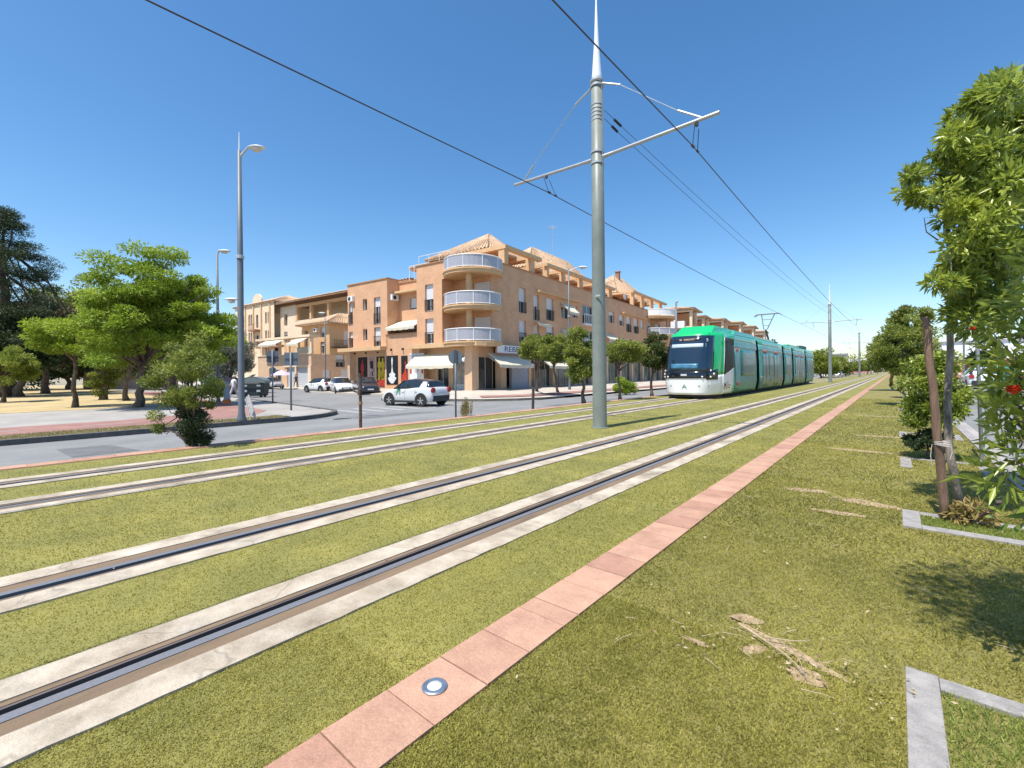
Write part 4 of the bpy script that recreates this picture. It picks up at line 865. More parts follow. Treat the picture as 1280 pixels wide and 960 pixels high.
def front_patch(name, m, s0, s1, z0, z1, off, ns=44, nz=14, zf=None, par=None, depth=.03, mirror=False):
    mb = MB(); vs = []
    for j in range(nz + 1):
        for i in range(ns + 1):
            s = s0 + (s1 - s0) * i / ns; zz0 = z0 if not callable(z0) else z0(s); zz1 = z1 if not callable(z1) else z1(s); z = zz0 + (zz1 - zz0) * j / nz
            vs.append((s * HW(z), yf(s, z) - off, z))
    fs = [(j * (ns + 1) + i, j * (ns + 1) + i + 1, (j + 1) * (ns + 1) + i + 1, (j + 1) * (ns + 1) + i) for j in range(nz) for i in range(ns)]
    mb.add(vs, fs); o = mb.build(name, m, par or T, smooth=True)
    so_ = o.modifiers.new('solid', 'SOLIDIFY'); so_.thickness = depth; so_.offset = 0; return o
def side_patch(name, m, sx, y0, y1, z0, z1, off, par=None, nz=10, ny=6, depth=.02, fixfront=False):
    mb = MB(); vs = []
    for j in range(nz + 1):
        for i in range(ny + 1):
            ya = y0(j / nz) if callable(y0) else y0; yb_ = y1(j / nz) if callable(y1) else y1
            y = ya + (yb_ - ya) * i / ny; zz0 = z0(i / ny) if callable(z0) else z0; zz1 = z1(i / ny) if callable(z1) else z1
            z = zz0 + (zz1 - zz0) * j / nz; vs.append((sx * (HW(z) + off), y, z))
    fs = [(j * (ny + 1) + i, j * (ny + 1) + i + 1, (j + 1) * (ny + 1) + i + 1, (j + 1) * (ny + 1) + i) for j in range(nz) for i in range(ny)]
    mb.add(vs, fs); o = mb.build(name, m, par or T, smooth=True)
    so_ = o.modifiers.new('solid', 'SOLIDIFY'); so_.thickness = depth; so_.offset = 0; return o
LEN = 33.45; J = [8.55, 16.65, 20.55, 27.25]
fr = front_patch('front', TW, -1, 1, .2, 1.12, 0, 44, 8)
front_patch('front_upper', TG, -1, 1, 1.12, 3.12, 0, 44, 14, par=fr)
ws = front_patch('windscreen', WS, -.84, .84, 1.30, 2.98, .022, 44, 14)
front_patch('headlight_band', mat('gloss_black', (.008, .01, .016), .15, var=0, spec=.8), -.93, .93, lambda s: .95 + (.02 if abs(s) < .7 else -.05), lambda s: 1.30 + (.12 * max(0, abs(s) - .8) / .15), .024, 44, 4)
front_patch('sun_blind', mat('sun_blind', (.42, .5, .55), .4, var=.05), -.66, .66, 2.42, 2.6, .042, 12, 3, par=ws, depth=.006)
front_patch('destination_display', mat('display_dark', (.02, .03, .04), .2, var=0), -.5, .5, 2.74, 2.88, .042, 12, 2, par=ws, depth=.006)
front_patch('dashboard', mat('dash_blue', (.06, .2, .32), .3, var=.2), -.5, .45, 1.42, 1.66, .04, 12, 3, par=ws, depth=.006)
AMB = mat_emit('amber_display', (.8, .5, .32), .12)
text_mesh('B2', 'display_text', .11, AMB, ws, (-.36, yf(.3, 2.8) - .062, 2.765), (R(90 - 17), 0, 0), .003); text_mesh('ALBOLOTE', 'display_text', .10, AMB, ws, (-.16, yf(.15, 2.8) - .062, 2.77), (R(90 - 17), 0, 0), .003)
text_mesh('15', 'fleet_number', .2, mat('pale_letter', (.6, .65, .7), .5, var=0), ws, (.74, yf(.65, 2.75) - .09, 2.7), (R(90 - 17), 0, R(22)), .003)
for s in (-1, 1):
    for sx, z, r in ((.80, 1.33, .045), (.86, 1.17, .055), (.80, 1.03, .045), (.60, 1.04, .04)):
        o = MB().lathe([(r, 0), (r, -.03), (r * .7, -.045), (.001, -.05)], (s * sx * HW(z), yf(sx, z) - .03, z), 14, 'y').build('headlight', mat('lamp_glass', (.8, .8, .78), .1, var=0), T)
plate = MB().box(-.14, .14, yf(0, 1.12) - .055, yf(0, 1.12) - .03, 1.09, 1.17).build('number_plate', mat('plate_grey', (.6, .6, .62), .4, var=0), T)
# emblem: green A above a thin bar
text_mesh('A', 'emblem', .26, mat('emblem_green', (.02, .2, .11), .5, var=0), T, (0, yf(0, .6) - .02, .5), (R(90), 0, 0), .004, 'CENTER', 1.25)
mb = MB()
for x in (-.62, .62, -.95 * 1, .95): mb.box(x - .07, x + .07, yf(x / 1.3, .62) - .02, yf(x / 1.3, .62) + .04, .6, .645)
mb.build('front_slot', mat('slot_grey', (.25, .26, .27), .5, var=0), T)
# sides
for sx in (1, -1):
    edge = lambda t: yf(1, .2 + (3.1 - .2) * t)
    sd = side_patch('side_panel', TT, sx, edge, J[0] - .34, .2, 3.1, -.004, nz=16, ny=8)
    # white cab flank sweeping up to the cab window
    side_patch('cab_panel', TW, sx, lambda t: yf(1, .2 + 1.0 * t) - .004, lambda t: 3.15 + .12 * t, .2, lambda u: 1.15 + .33 * u, .012, par=sd)
    side_patch('corner_sweep', TG, sx, lambda t: 3.16 + .1 * t, lambda t: 3.4, .2, .62, .014, par=sd, nz=4)
    side_patch('corner_post', TG, sx, lambda t: yf(1, 1.15 + 1.95 * t) - .004, lambda t: yf(1, 1.15 + 1.95 * t) + .12, 1.15, 3.1, .014, par=sd)
    side_patch('window_trim', mat('silver_trim', (.7, .72, .72), .3, var=0), sx, lambda t: yf(1, 1.18 + 1.75 * t) + .10, lambda t: yf(1, 1.18 + 1.75 * t) + .15, 1.18, 2.93, .022, par=sd)
    side_patch('cab_window', mat('cab_glass', (.05, .045, .04), .45, var=.7, vs_=3.0, spec=.1, c2=(.005, .005, .008), stretch=(1, 1, .25)), sx, lambda t: yf(1, 1.15 + 1.8 * t) + .15, 3.4, lambda u: 1.1 + .4 * u, 2.92, .02, par=sd)
    side_patch('roof_edge', TTG, sx, 2.9, J[0] - .2, 2.86, 3.12, .013, par=sd, nz=4)
    side_patch('upper_band', TTL, sx, 3.45, J[0] - .2, 2.5, 2.85, .012, par=sd)
    dr = side_patch('door', TTL, sx, 3.55, 4.4, .34, 2.42, .02, par=sd)
    side_patch('door', TTL, sx, 4.44, 4.52, .34, 2.42, .02, par=sd)
    side_patch('window_band', TWG, sx, 4.7, J[0] - .7, 1.05, 2.42, .013, par=sd)
    for yy, zz in ((3.65, 2.3), (3.75, .55)): side_patch('notice_panel', mat('label_red', (.5, .12, .09), .5, var=.1), sx, yy, yy + .6, zz, zz + .17, .034, par=sd, nz=2, ny=2)
    # the other modules
    spans = [(J[0] + .34, J[1] - .34), (J[1] + .34, J[2] - .34), (J[2] + .34, J[3] - .34), (J[3] + .34, LEN)]
    for i, (a, b) in enumerate(spans):
        sd2 = side_patch('side_panel', TT, sx, a, b if i < 3 else (lambda t: LEN - yf(1, .2 + 2.9 * t) * .8), .2, 3.1, -.004, nz=12, ny=10)
        side_patch('roof_edge', TTG, sx, a, b - (.9 if i == 3 else 0), 2.88, 3.12, .012, par=sd2, nz=3); side_patch('upper_band', TTL, sx, a, b - (.7 if i == 3 else 0), 2.5, 2.87, .011, par=sd2, nz=4)
        if i in (0, 2):
            L_ = b - a
            for fr_ in (.16, .62):
                side_patch('door', TWG, sx, a + L_ * fr_ - .25, a + L_ * fr_ + .55, .34, 2.4, .018, par=sd2); side_patch('door', TWG, sx, a + L_ * fr_ + .59, a + L_ * fr_ + 1.39, .34, 2.4, .018, par=sd2)
                side_patch('notice_panel', MATS['label_red'], sx, a + L_ * fr_ + .1, a + L_ * fr_ + 1.1, 2.42, 2.58, .03, par=sd2, nz=2, ny=2)
            side_patch('poster_picture', mat('wrap_picture', (.26, .25, .17), .4, var=.8, vs_=2.2, c2=(.04, .14, .13), spec=.3), sx, a + .15, b - .15, .26, .95, .012, par=sd2)
            side_patch('window_band', TWG, sx, a + L_ * .16 + 1.5, a + L_ * .62 - .35, 1.0, 2.42, .013, par=sd2)
        else: side_patch('window_band', TWG, sx, a + .2, b - (.5 if i == 1 else 1.3), 1.05, 2.42, .012, par=sd2)
    for i, jy in enumerate(J):
        mb = MB(); m2 = MB()
        zz = [.2, .45, .9, 1.6, 2.2, 2.7, 3.05]
        vs = [(sx * (HW(z) + .004 - .02 * (k % 2)), jy - .335 + .67 * k / 8, z) for z in zz for k in range(9)]
        mb.add(vs, [(a * 9 + b, a * 9 + b + 1, (a + 1) * 9 + b + 1, (a + 1) * 9 + b) for a in range(6) for b in range(8)]); mb.build('bellows', mat('bellows_rubber', (.008, .008, .009), 1, var=0, spec=.05), T)
mb = MB()  # roof, hooped over joints in green
rp = [(1.225, 3.08), (1.14, 3.2), (.9, 3.27), (0, 3.3), (-.9, 3.27), (-1.14, 3.2), (-1.225, 3.08)]
def roofpart(y0, y1, m, name, dz=0, par=None):
    mb = MB(); ys = [y0, y1]; vs = [(x, y, z + dz) for y in ys for x, z in rp]; n = len(rp); mb.add(vs, [(i, i + 1, n + i + 1, n + i) for i in range(n - 1)] + [tuple(range(n)), tuple(range(n, 2 * n))]); return mb.build(name, m, par or T)
rf = roofpart(2.5, J[0] - .22, TTG, 'roof')
mb = MB(); n = len(rp); vs = [(x * 1.0, yf(x / 1.225, 3.1) + (.0), 3.08 + (z - 3.08) * .15) for x, z in rp] + [(x, 2.51, z) for x, z in rp]; mb.add(vs, [(i, i + 1, n + i + 1, n + i) for i in range(n - 1)]); mb.build('roof_brow', TG, T, smooth=True)
prev = J[0]
for i, (a, b) in enumerate([(J[0] + .22, J[1] - .22), (J[1] + .22, J[2] - .22), (J[2] + .22, J[3] - .22), (J[3] + .22, LEN - .9)]): roofpart(a, b, TTG, 'roof')
for jy in J: roofpart(jy - .22, jy + .22, TG, 'joint_hoop', .015)
# green roof fairings over the cab and plant boxes
mb = MB(); 
mb.hexa([(-.95, 1.2, 3.1), (.95, 1.2, 3.1), (1.08, 6.9, 3.2), (-1.08, 6.9, 3.2)], [(-.8, 2.0, 3.55), (.8, 2.0, 3.55), (.9, 6.6, 3.5), (-.9, 6.6, 3.5)]); mb.build('roof_fairing', TG, T, bevel=.06)
mb = MB(); mb.hexa([(1.0, 4.0, 3.22), (1.17, 4.0, 3.18), (1.17, 8.6, 3.18), (1.0, 8.6, 3.22)], [(.98, 4.4, 3.44), (1.1, 4.4, 3.42), (1.1, 8.3, 3.42), (.98, 8.3, 3.44)]); mb.build('roof_fairing', TTG, T)
for a, b in ((10, 16), (22, 26.8), (28.4, 31.4)):
    mb = MB(); mb.box(-.85, .85, a, b, 3.28, 3.46 if a != 28.4 else 3.62); mb.build('roof_box', TTG if a != 28.4 else mat('roof_dark', (.05, .09, .09), .6, var=0), T, bevel=.05)
mb = MB(); mb.box(-1.1, 1.1, 2.4, LEN - 2.4, .08, .3); mb.box(-.7, .7, 1.0, LEN - 1.2, .08, .25); mb.build('underframe', RUBBER, T)
mb = MB()
for y in (3.6, 5.4, 17.4, 19.2, 28.5, 30.3):
    for x in (-.75, .75): mb.lathe([(.3, -.06), (.3, .06)], (x, y, .30), 20, 'x')
mb.build_each('wheel', DARKM, T)
front_patch('front_skirt', RUBBER, -1, 1, .06, .205, -.12, 44, 2)
mb = MB(); vs = []
for z in (.2, 1.2, 2.2, 3.1):
    for s in (-1, -.6, 0, .6, 1): vs.append((s * HW(z), LEN - yf(s, z) * .8, z))
mb.add(vs, [(j * 5 + i, j * 5 + i + 1, (j + 1) * 5 + i + 1, (j + 1) * 5 + i) for j in range(3) for i in range(4)]); mb.build('rear_end', TG, T)
text_mesh('M', 'logo', .5, mat('logo_dark_red', (.30, .03, .035), .5, var=0), T, (1.35, 1.52, .42), (R(90), 0, R(90)), .004)
for k, (s_, z_) in enumerate((('METRO', .70), ('METROPOLITANO', .58), ('DE GRANADA', .46))): text_mesh(s_, 'logo_text', .085, mat('grey_letter', (.35, .36, .38), .5, var=0), T, (1.35, 1.98, z_), (R(90), 0, R(90)), .003)
mb = MB(); rm = mb; mb.tube([(1.26, 2.5, 2.75), (1.5, 2.4, 2.72)], .02, 6); mb.hexa([(1.42, 2.34, 2.55), (1.56, 2.34, 2.55), (1.56, 2.47, 2.55), (1.42, 2.47, 2.55)], [(1.42, 2.34, 2.82), (1.56, 2.34, 2.82), (1.56, 2.47, 2.82), (1.42, 2.47, 2.82)]); mb.build('mirror', RUBBER, T)
# pantograph
PY_ = 18.25; mb = MB()
mb.box(-.6, .6, PY_ - .5, PY_ + .5, 3.4, 3.5)
for x in (-.4, .4): mb.tube([(x, PY_ - .4, 3.5), (x, PY_ - .4, 3.72)], .06, 8); mb.tube([(x, PY_ + .4, 3.5), (x, PY_ + .4, 3.72)], .06, 8)
mb.tube([(0, PY_ + .3, 3.7), (0, PY_ - .75, 4.45)], .07, 8)
mb.tube([(-.12, PY_ - .75, 4.45), (-.45, PY_ + .2, 5.68)], .035, 6); mb.tube([(.12, PY_ - .75, 4.45), (.45, PY_ + .2, 5.68)], .035, 6); mb.tube([(-.2, PY_ - .5, 4.75), (.2, PY_ - .5, 4.75)], .025, 6); mb.tube([(-.34, PY_ - .1, 5.25), (.34, PY_ - .1, 5.25)], .025, 6)
for dy in (0, .4): mb.tube([(-.95, PY_ + dy, 5.55), (-.75, PY_ + dy, 5.70), (.75, PY_ + dy, 5.70), (.95, PY_ + dy, 5.55)], .03, 6)
mb.build('pantograph', mat('pantograph_metal', (.10, .10, .12), .5, metal=.3, var=0), T)
# ================================================================ CATENARY MASTS AND WIRES
ML = ['nearest grey green steel mast between the tracks, with white spike and bracket arms', 'second grey mast between the tracks, right of the tram tail', 'third mast, small and far between the tracks', 'fourth mast, last one visible far down the tracks']
def make_mast():
    e = empty('catenary_mast', (-5.35, 9.52, 0), 0, ML[0], 'mast', 'masts standing between the tram tracks')
    mb = MB(); mb.lathe([(.175, -.05), (.166, .02), (.150, 4.2), (.135, 8.1)], n=28); p = mb.build('pole', POLEM, e, smooth=True)
    mb = MB(); mb.lathe([(.21, -.02), (.21, .012), (.165, .016)], n=24); mb.build('base_collar', POLEM, e)
    MB().lathe([(.128, 8.1), (.115, 8.25), (.055, 9.1), (.02, 10.0), (.002, 10.3)], n=20).build('spike', mat('white_cone', (.74, .78, .84), .4, var=.02), e, smooth=True)
    mb = MB()
    for z in (6.18, 6.44, 8.0, 8.12): mb.lathe([(.135, z), (.158, z + .004), (.158, z + .045), (.135, z + .05)], n=24)
    for k in range(5): z = 7.2 + k * .09; mb.lathe([(.1375, z), (.146, z + .004), (.146, z + .03), (.1375, z + .034)], n=24)
    mb.build('band', GALV, e)
    for s, L in ((1, 2.72), (-1, 2.55)):
        mb = MB(); mb.tube([(s * .15, 0, 6.33), (s * .42, 0, 6.34)], [.05, .04], 8); mb.tube([(s * .4, 0, 6.34), (s * L, 0, 6.40)], .038, 10); a = mb.build('bracket_arm', mat('arm_metal', (.42, .43, .45), .4, metal=.5, var=.05), e)
        mb = MB(); mb.tube([(s * .14, 0, 8.05), (s * .6, 0, 7.82)], .022, 6); mb.tube([(s * .6, 0, 7.82), (s * 1.9, 0, 6.74)], .009, 5); mb.tube([(s * 1.9, 0, 6.74), (s * (L - .35), 0, 6.42)], .022, 6); mb.build('stay_rod', GALV, a)
        cx = s * (2.2 if s > 0 else 1.40)
        mb = MB(); mb.tube([(cx + s * .08, 0, 6.36), (cx + s * .08, 0, 6.28)], .035, 6); mb.tube([(cx + s * .08, -.12, 6.28), (cx, -.02, 5.90)], .008, 4); mb.tube([(cx + s * .08, .12, 6.28), (cx, .28, 5.92)], .008, 4); mb.tube([(cx, -.05, 5.9), (cx, .05, 5.9)], .03, 6); mb.tube([(cx, .25, 5.9), (cx, .33, 5.9)], .025, 6); mb.build('wire_hanger', DARKM, a)
    mb = MB(); mb.box(.02, .14, -.185, -.17, 3.05, 3.09); 
    mb.build('identification_plate', GALV, e)
    return e
m0 = make_mast()
for i in (1, 2, 3):
    c = copy_tree(m0); c.location = (-5.35 + .05 * i, 9.52 + 48.2 * i, 0); c['label'] = ML[i]
def wire(name, label, pts, r, cat='cable', group='overhead wires'):
    mb = MB(); P = []
    for i in range(len(pts) - 1):
        a, b, sag = Vector(pts[i][:3]), Vector(pts[i + 1][:3]), pts[i][3]
        for k in range(12): t = k / 12; P.append(a.lerp(b, t) - Vector((0, 0, 4 * sag * t * (1 - t))))
    P.append(Vector(pts[-1][:3])); mb.tube(P, r, 6); return tag(mb.build(name, DARKM), label, cat, group)
wire('contact_wire', 'black contact wire above the near track, under the right bracket arm', [(-3.15, -38, 5.9, .25), (-3.15, 9.52, 5.9, .3), (-3.15, 57.7, 5.8, .3), (-3.2, 106, 5.8, .3), (-3.2, 154, 5.8, .2), (-3.2, 300, 5.8, 0)], .011)
wire('contact_wire', 'black contact wire above the far track, touched by the pantograph', [(-6.75, -38, 5.9, .25), (-6.75, 9.52, 5.89, .15), (-7.0, 57.7, 5.8, .15), (-6.9, 106, 5.8, .3), (-6.9, 154, 5.8, .2), (-6.9, 300, 5.8, 0)], .011)
wire('feeder_cable', 'upper of two thin cables running from the near mast to the next one', [(-5.2, 9.6, 7.45, 0), (-5.16, 10.4, 7.37, .3), (-5.2, 57.7, 7.6, .3), (-5.2, 106, 7.6, .2), (-5.2, 154, 7.6, 0)], .0065)
wire('feeder_cable', 'lower of two thin cables running from the near mast to the next one', [(-5.2, 9.6, 7.25, 0), (-5.16, 10.2, 7.15, .35), (-5.25, 57.7, 7.1, .3), (-5.2, 106, 7.1, .2), (-5.2, 154, 7.1, 0)], .0065)
for a_, b_ in (((-5.2, 9.6, 7.45), (-5.16, 10.4, 7.37)), ((-5.2, 9.6, 7.25), (-5.16, 10.2, 7.15))):
    a_, b_ = Vector(a_), Vector(b_); mb = MB(); mb.tube([a_.lerp(b_, .55), a_.lerp(b_, .95)], .03, 8); tag(mb.build('insulator', RUBBER), 'dark insulator at the mast end of the ' + ('upper' if a_.z > 7.4 else 'lower') + ' feeder cable', 'insulator')
# ================================================================ CARS
CG = mat('car_glass', (.015, .022, .028), .06, var=0, spec=.9); TY = mat('tyre', (.02, .02, .02), .9, var=0); RIM = mat('alloy_rim', (.45, .46, .48), .35, metal=.6, var=0); BLKP = mat('black_plastic', (.025, .025, .028), .6, var=0)
TL = mat('tail_lamp', (.35, .01, .015), .2, var=0, coat=.5); HLm = mat('head_lamp', (.55, .58, .6), .1, var=0, coat=.5); CHR = mat('chrome', (.6, .6, .62), .15, metal=.9, var=0)
def interp(tab, x):
    for i in range(len(tab) - 1):
        if tab[i][0] <= x <= tab[i + 1][0]:
            t = (x - tab[i][0]) / (tab[i + 1][0] - tab[i][0]); t2 = t * t * (3 - 2 * t) * .5 + t * .5
            return [a + (b - a) * t2 for a, b in zip(tab[i][1:], tab[i + 1][1:])]
    return list((tab[0] if x < tab[0][0] else tab[-1])[1:])
def car(name, label, pos, heading, paint, roofm, L=4.0, W=1.75, H=1.47, clad=True, group=None, tall=0.0, small_rear=False, accent=None):
    """front of the car towards local +x"""
    e = empty(name, pos, heading, label, 'car', group); h = L / 2; w = W / 2
    #        x      zlow  zbelt  wsill wbelt
    body = [(-h, .42, .82, w * .84, w * .78), (-h + .06, .30, 1.0, w * .92, w * .88), (-h + .35, .24, 1.04, w * .97, w * .93), (-h + 1.0, .22, 1.02 + tall, w, w * .96), (0, .20, .95 + tall, w, w * .97), (h - 1.35, .20, .93 + tall, w, w * .96), (h - .95, .21, .90 + tall * .8, w, w * .93), (h - .4, .22, .80 + tall * .7, w * .96, w * .84), (h - .1, .24, .68 + tall * .6, w * .86, w * .72), (h, .30, .55 + tall * .4, w * .72, w * .60)]
    mb = MB(); xs = [-h + L * i / 44 for i in range(45)]; ring = []
    for x in xs:
        zl, zb, ws_, wb = interp(body, x); zm = zl + (zb - zl) * .5
        half = [(0, zl), (ws_ * .9, zl), (ws_, zl + .09), (ws_ * 1.005, zm), ((ws_ + wb) / 2 * 1.0, zb - .12), (wb, zb - .02), (wb - .05, zb + .015), (wb * .55, zb + .045), (0, zb + .055)]
        ring.append([(x, y, z) for y, z in half] + [(x, -y, z) for y, z in half[-2:0:-1]])
    n = len(ring[0]); vs = [p for r in ring for p in r]
    fs = [(i * n + j, i * n + (j + 1) % n, (i + 1) * n + (j + 1) % n, (i + 1) * n + j) for i in range(len(xs) - 1) for j in range(n)] + [tuple(range(n)), tuple((len(xs) - 1) * n + j for j in range(n))]
    mb.add(vs, fs); bd = mb.build('body', paint, e, smooth=True)
    # greenhouse
    zb = .97 + tall; fx = h - 1.02; rx = -h + .12; tf = h - 1.78; trr = -h + .40
    gh = [(rx, zb - .05, w * .78, zb - .02, w * .76), (rx + .12, zb, w * .84, zb + .16, w * .76), (trr, zb, w * .89, H - .10, w * .66), (-h + 1.3, zb, w * .92, H, w * .68), (tf - .5, zb, w * .93, H, w * .69), (tf, zb, w * .93, H - .03, w * .67), (fx - .12, zb - .02, w * .88, zb + .08, w * .80), (fx, zb - .05, w * .8, zb - .03, w * .78)]
    G = lambda x: interp(gh, x)
    mb = MB(); xs2 = [rx + (fx - rx) * i / 40 for i in range(41)]; ring = []
    def gring(x, o=0.0, top=0.0):
        z0, w0, z1, w1 = G(x); return [(x, w0 + o, z0), (x, w0 + (w1 - w0) * .5 + .02 + o, (z0 + z1) / 2), (x, w1 + o, z1 - .03), (x, w1 - .08, z1 + top), (x, 0, z1 + .035 + top), (x, -w1 + .08, z1 + top), (x, -w1 - o, z1 - .03), (x, -(w0 + (w1 - w0) * .5 + .02 + o), (z0 + z1) / 2), (x, -w0 - o, z0)]
    for x in xs2: ring.append(gring(x))
    n = 9; vs = [p for r in ring for p in r]; fs = [(i * n + j, i * n + j + 1, (i + 1) * n + j + 1, (i + 1) * n + j) for i in range(len(xs2) - 1) for j in range(n - 1)]
    mb.add(vs, fs); gl = mb.build('glasshouse', CG, e, smooth=True)
    # roof skin
    mb = MB(); xr = [trr - .06 + (tf + .04 - trr + .06) * i / 16 for i in range(17)]; ring = [gring(x, .012, .014)[2:7] for x in xr]; n = 5
    mb.add([p for r in ring for p in r], [(i * n + j, i * n + j + 1, (i + 1) * n + j + 1, (i + 1) * n + j) for i in range(16) for j in range(n - 1)]); r_ = mb.build('roof', roofm, e, smooth=True)
    sm = r_.modifiers.new('s', 'SOLIDIFY'); sm.thickness = .03
    # pillars
    mb = MB()
    for s in (1, -1):
        def side(x, t):   # point on the glass side
            z0, w0, z1, w1 = G(x); return Vector((x, s * (w0 + (w1 - w0) * t + .02 + .022 * math.sin(math.pi * t)), z0 + (z1 - .03 - z0) * t))
        def band(xa0, xa1, xb0, xb1):
            k = 6
            for i in range(k):
                t0, t1 = i / k, (i + 1) / k; q = [side(xa0 + (xb0 - xa0) * t0, t0), side(xa1 + (xb1 - xa1) * t0, t0), side(xa1 + (xb1 - xa1) * t1, t1), side(xa0 + (xb0 - xa0) * t1, t1)]
                mb.quad(*q, 0)
        band(-h + .36, -h + .92, trr + .06, trr + .34)
        mb2 = MB()
        for xa in (-.12,):
            q = [side(xa, 0), side(xa + .09, 0), side(xa + .09, 1), side(xa, 1)]; mb2.quad(*q)
        mb2.tube([(fx - .06, s * (w * .84), zb), (tf + .02, s * w * .685, H - .05)], .028, 6); mb2.build('pillar', BLKP, e)
    mb.build('rear_pillar', paint, e)
    for s in (1, -1):
        for x in (h - .82, -h + .72):
            mb = MB(); mb.lathe([(.30, -.1), (.315, -.08), (.315, .08), (.30, .1), (.2, .1)], (x, s * (w - .085), .315), 26, 'y'); wh = mb.build('wheel', TY, e, smooth=False)
            mb = MB(); yo = s * (w + .018); mb.lathe([(.215, 0), (.215, s * -.03), (.19, s * -.03), (.19, 0)], (x, yo - s * .004, .315), 26, 'y'); mb.lathe([(.05, 0), (.05, -s * .03)], (x, yo, .315), 14, 'y')
            for k in range(5):
                a = 2 * math.pi * k / 5 + .3; c, d = math.cos(a), math.sin(a); px, pz = -d * .03, c * .03
                mb.hexa([(x + px, yo - s * .02, .315 + pz), (x - px, yo - s * .02, .315 - pz), (x - px + c * .2, yo - s * .02, .315 - pz + d * .2), (x + px + c * .2, yo - s * .02, .315 + pz + d * .2)], [(x + px, yo + s * .004, .315 + pz), (x - px, yo + s * .004, .315 - pz), (x - px + c * .2, yo + s * .004, .315 - pz + d * .2), (x + px + c * .2, yo + s * .004, .315 + pz + d * .2)])
            mb.build('rim', RIM, wh); MB().lathe([(.2, 0), (.2, -s * .01)], (x, yo - s * .026, .315), 20, 'y').build('brake_disc', DARKM, wh)
            mb = MB(); vs = []; k = 16   # arch: dark opening and its lip
            mb.lathe([(.355, 0), (.355, .004)], (x, s * (w * 1.004), .33), 28, 'y'); mb.build('wheel_well', GROOVE, e)
            if clad:
                mb = MB(); A = [math.pi * (-.12 + 1.24 * i / k) for i in range(k + 1)]
                for i in range(k):
                    q = []
                    for a, r in ((A[i], .35), (A[i], .42), (A[i + 1], .42), (A[i + 1], .35)): q.append((x + math.cos(a) * r, .33 + math.sin(a) * r))
                    mb.hexa([(p[0], s * (w * .985), p[1]) for p in q], [(p[0], s * (w * 1.02), p[1]) for p in q])
                mb.build('arch_cladding', BLKP, e)
        mb = MB(); mb.box(-h + 1.1, h - 1.2, s * (w * 1.0), s * (w * 1.014), .22, .32 if clad else .26); mb.build('sill', BLKP, e)
        mb = MB(); mb.box(tf + .12, tf + .26, s * (w + .02), s * (w + .17), zb + .02, zb + .14); mb.box(tf + .16, tf + .24, s * (w * .93), s * (w + .04), zb + .02, zb + .06); mb.build('wing_mirror', roofm if clad else paint, e, bevel=.02)
        mb = MB(); mb.box(.02, .16, s * (w * .985), s * (w * 1.03), .78 + tall, .81 + tall); mb.box(-.95, -.81, s * (w * .985), s * (w * 1.03), .80 + tall, .83 + tall); mb.build('door_handle', paint, e)
        for xx in (h - 1.28, -.08, -h + 1.12):
            mb = MB(); mb.box(xx, xx + .012, s * w * .99, s * w * 1.006, .35, .9 + tall); mb.build('door_gap', GROOVE, e)
        mb = MB(); mb.lathe([(.001, .0), (.12, -.01), (.155, -.05), (.14, -.14)], (-h + .10, s * (w * .76), .90), 16, 'x'); o = mb.build('tail_light', TL, e); 
        mb = MB(); mb.hexa([(h - .12, s * w * .38, .6 + tall * .5), (h - .12, s * w * .66, .6 + tall * .5), (h - .4, s * w * .85, .64 + tall * .6), (h - .3, s * w * .5, .64 + tall * .6)], [(h - .14, s * w * .40, .69 + tall * .5), (h - .15, s * w * .66, .70 + tall * .5), (h - .42, s * w * .86, .76 + tall * .6), (h - .3, s * w * .5, .73 + tall * .6)]); mb.build('headlight', HLm, e)
    for x, s, z0, z1 in ((-h - .015, 1, .30, .60), (h - .03, -1, .26, .42)):
        mb = MB(); mb.box(x, x + .06, -w * .78, w * .78, z0, z1); mb.build('bumper', BLKP, e, bevel=.02)
    mb = MB(); mb.box(-h - .02, -h + .01, -.26, .26, .60, .71); mb.box(h + .0, h + .035, -.26, .26, .42, .53); mb.build('number_plate', mat('plate_white', (.7, .7, .68), .5, var=0), e)
    mb = MB(); mb.box(h - .05, h + .02, -.4, .4, .46, .56); mb.build('grille', GROOVE, e)
    if accent:
        mb = MB()
        for s in (1, -1): mb.hexa([(h - 1.42, s * w * .965, .60), (h - 1.36, s * w * .965, .60), (h - 1.40, s * w * .95, .95), (h - 1.58, s * w * .95, .95)], [(h - 1.42, s * w * 1.012, .60), (h - 1.36, s * w * 1.012, .60), (h - 1.40, s * w * .985, .95), (h - 1.58, s * w * .985, .95)])
        mb.build_each('trim_flash', accent, e)
    return e
CW = mat('car_white', (.72, .73, .74), .25, var=0, coat=.8); CB = mat('car_black', (.018, .022, .035), .2, var=0, coat=.8); CS = mat('car_silver', (.45, .46, .48), .3, metal=.3, var=0, coat=.7)
CRo = mat('roof_black', (.03, .022, .025), .3, var=0, coat=.5)
rear, frt = gp(528.7, 508.6, -.5), gp(484.7, 506.8, -.5); d = (frt - rear).normalized(); n_ = Vector((d.y, -d.x, 0))
hd = math.atan2(d.y, d.x); cc = (rear + frt) / 2 + n_ * .8
car('parked_car', 'white hatchback with black roof and wheel arches turning into the side street', (cc.x, cc.y, -.5), hd, mat('car_pearl', (.56, .57, .57), .28, var=0, coat=.8), CRo, 3.9, 1.75, 1.47, accent=mat('green_flash', (.03, .3, .12), .4, var=0))
p = gp(452, 492.5, -.5); car('parked_car', 'black compact car parked facing the camera below the red and yellow shop posters', (-36.6, 22.9, -.5), R(-22), CB, CB, 4.1, 1.8, 1.52, clad=False, tall=.08, group='cars parked along the shop fronts')
car('parked_car', 'white hatchback in the middle of the three parked cars, next to the black one', (-40.9, 22.9, -.5), R(-16), CW, CW, 3.75, 1.7, 1.5, clad=False, tall=.03, group='cars parked along the shop fronts')
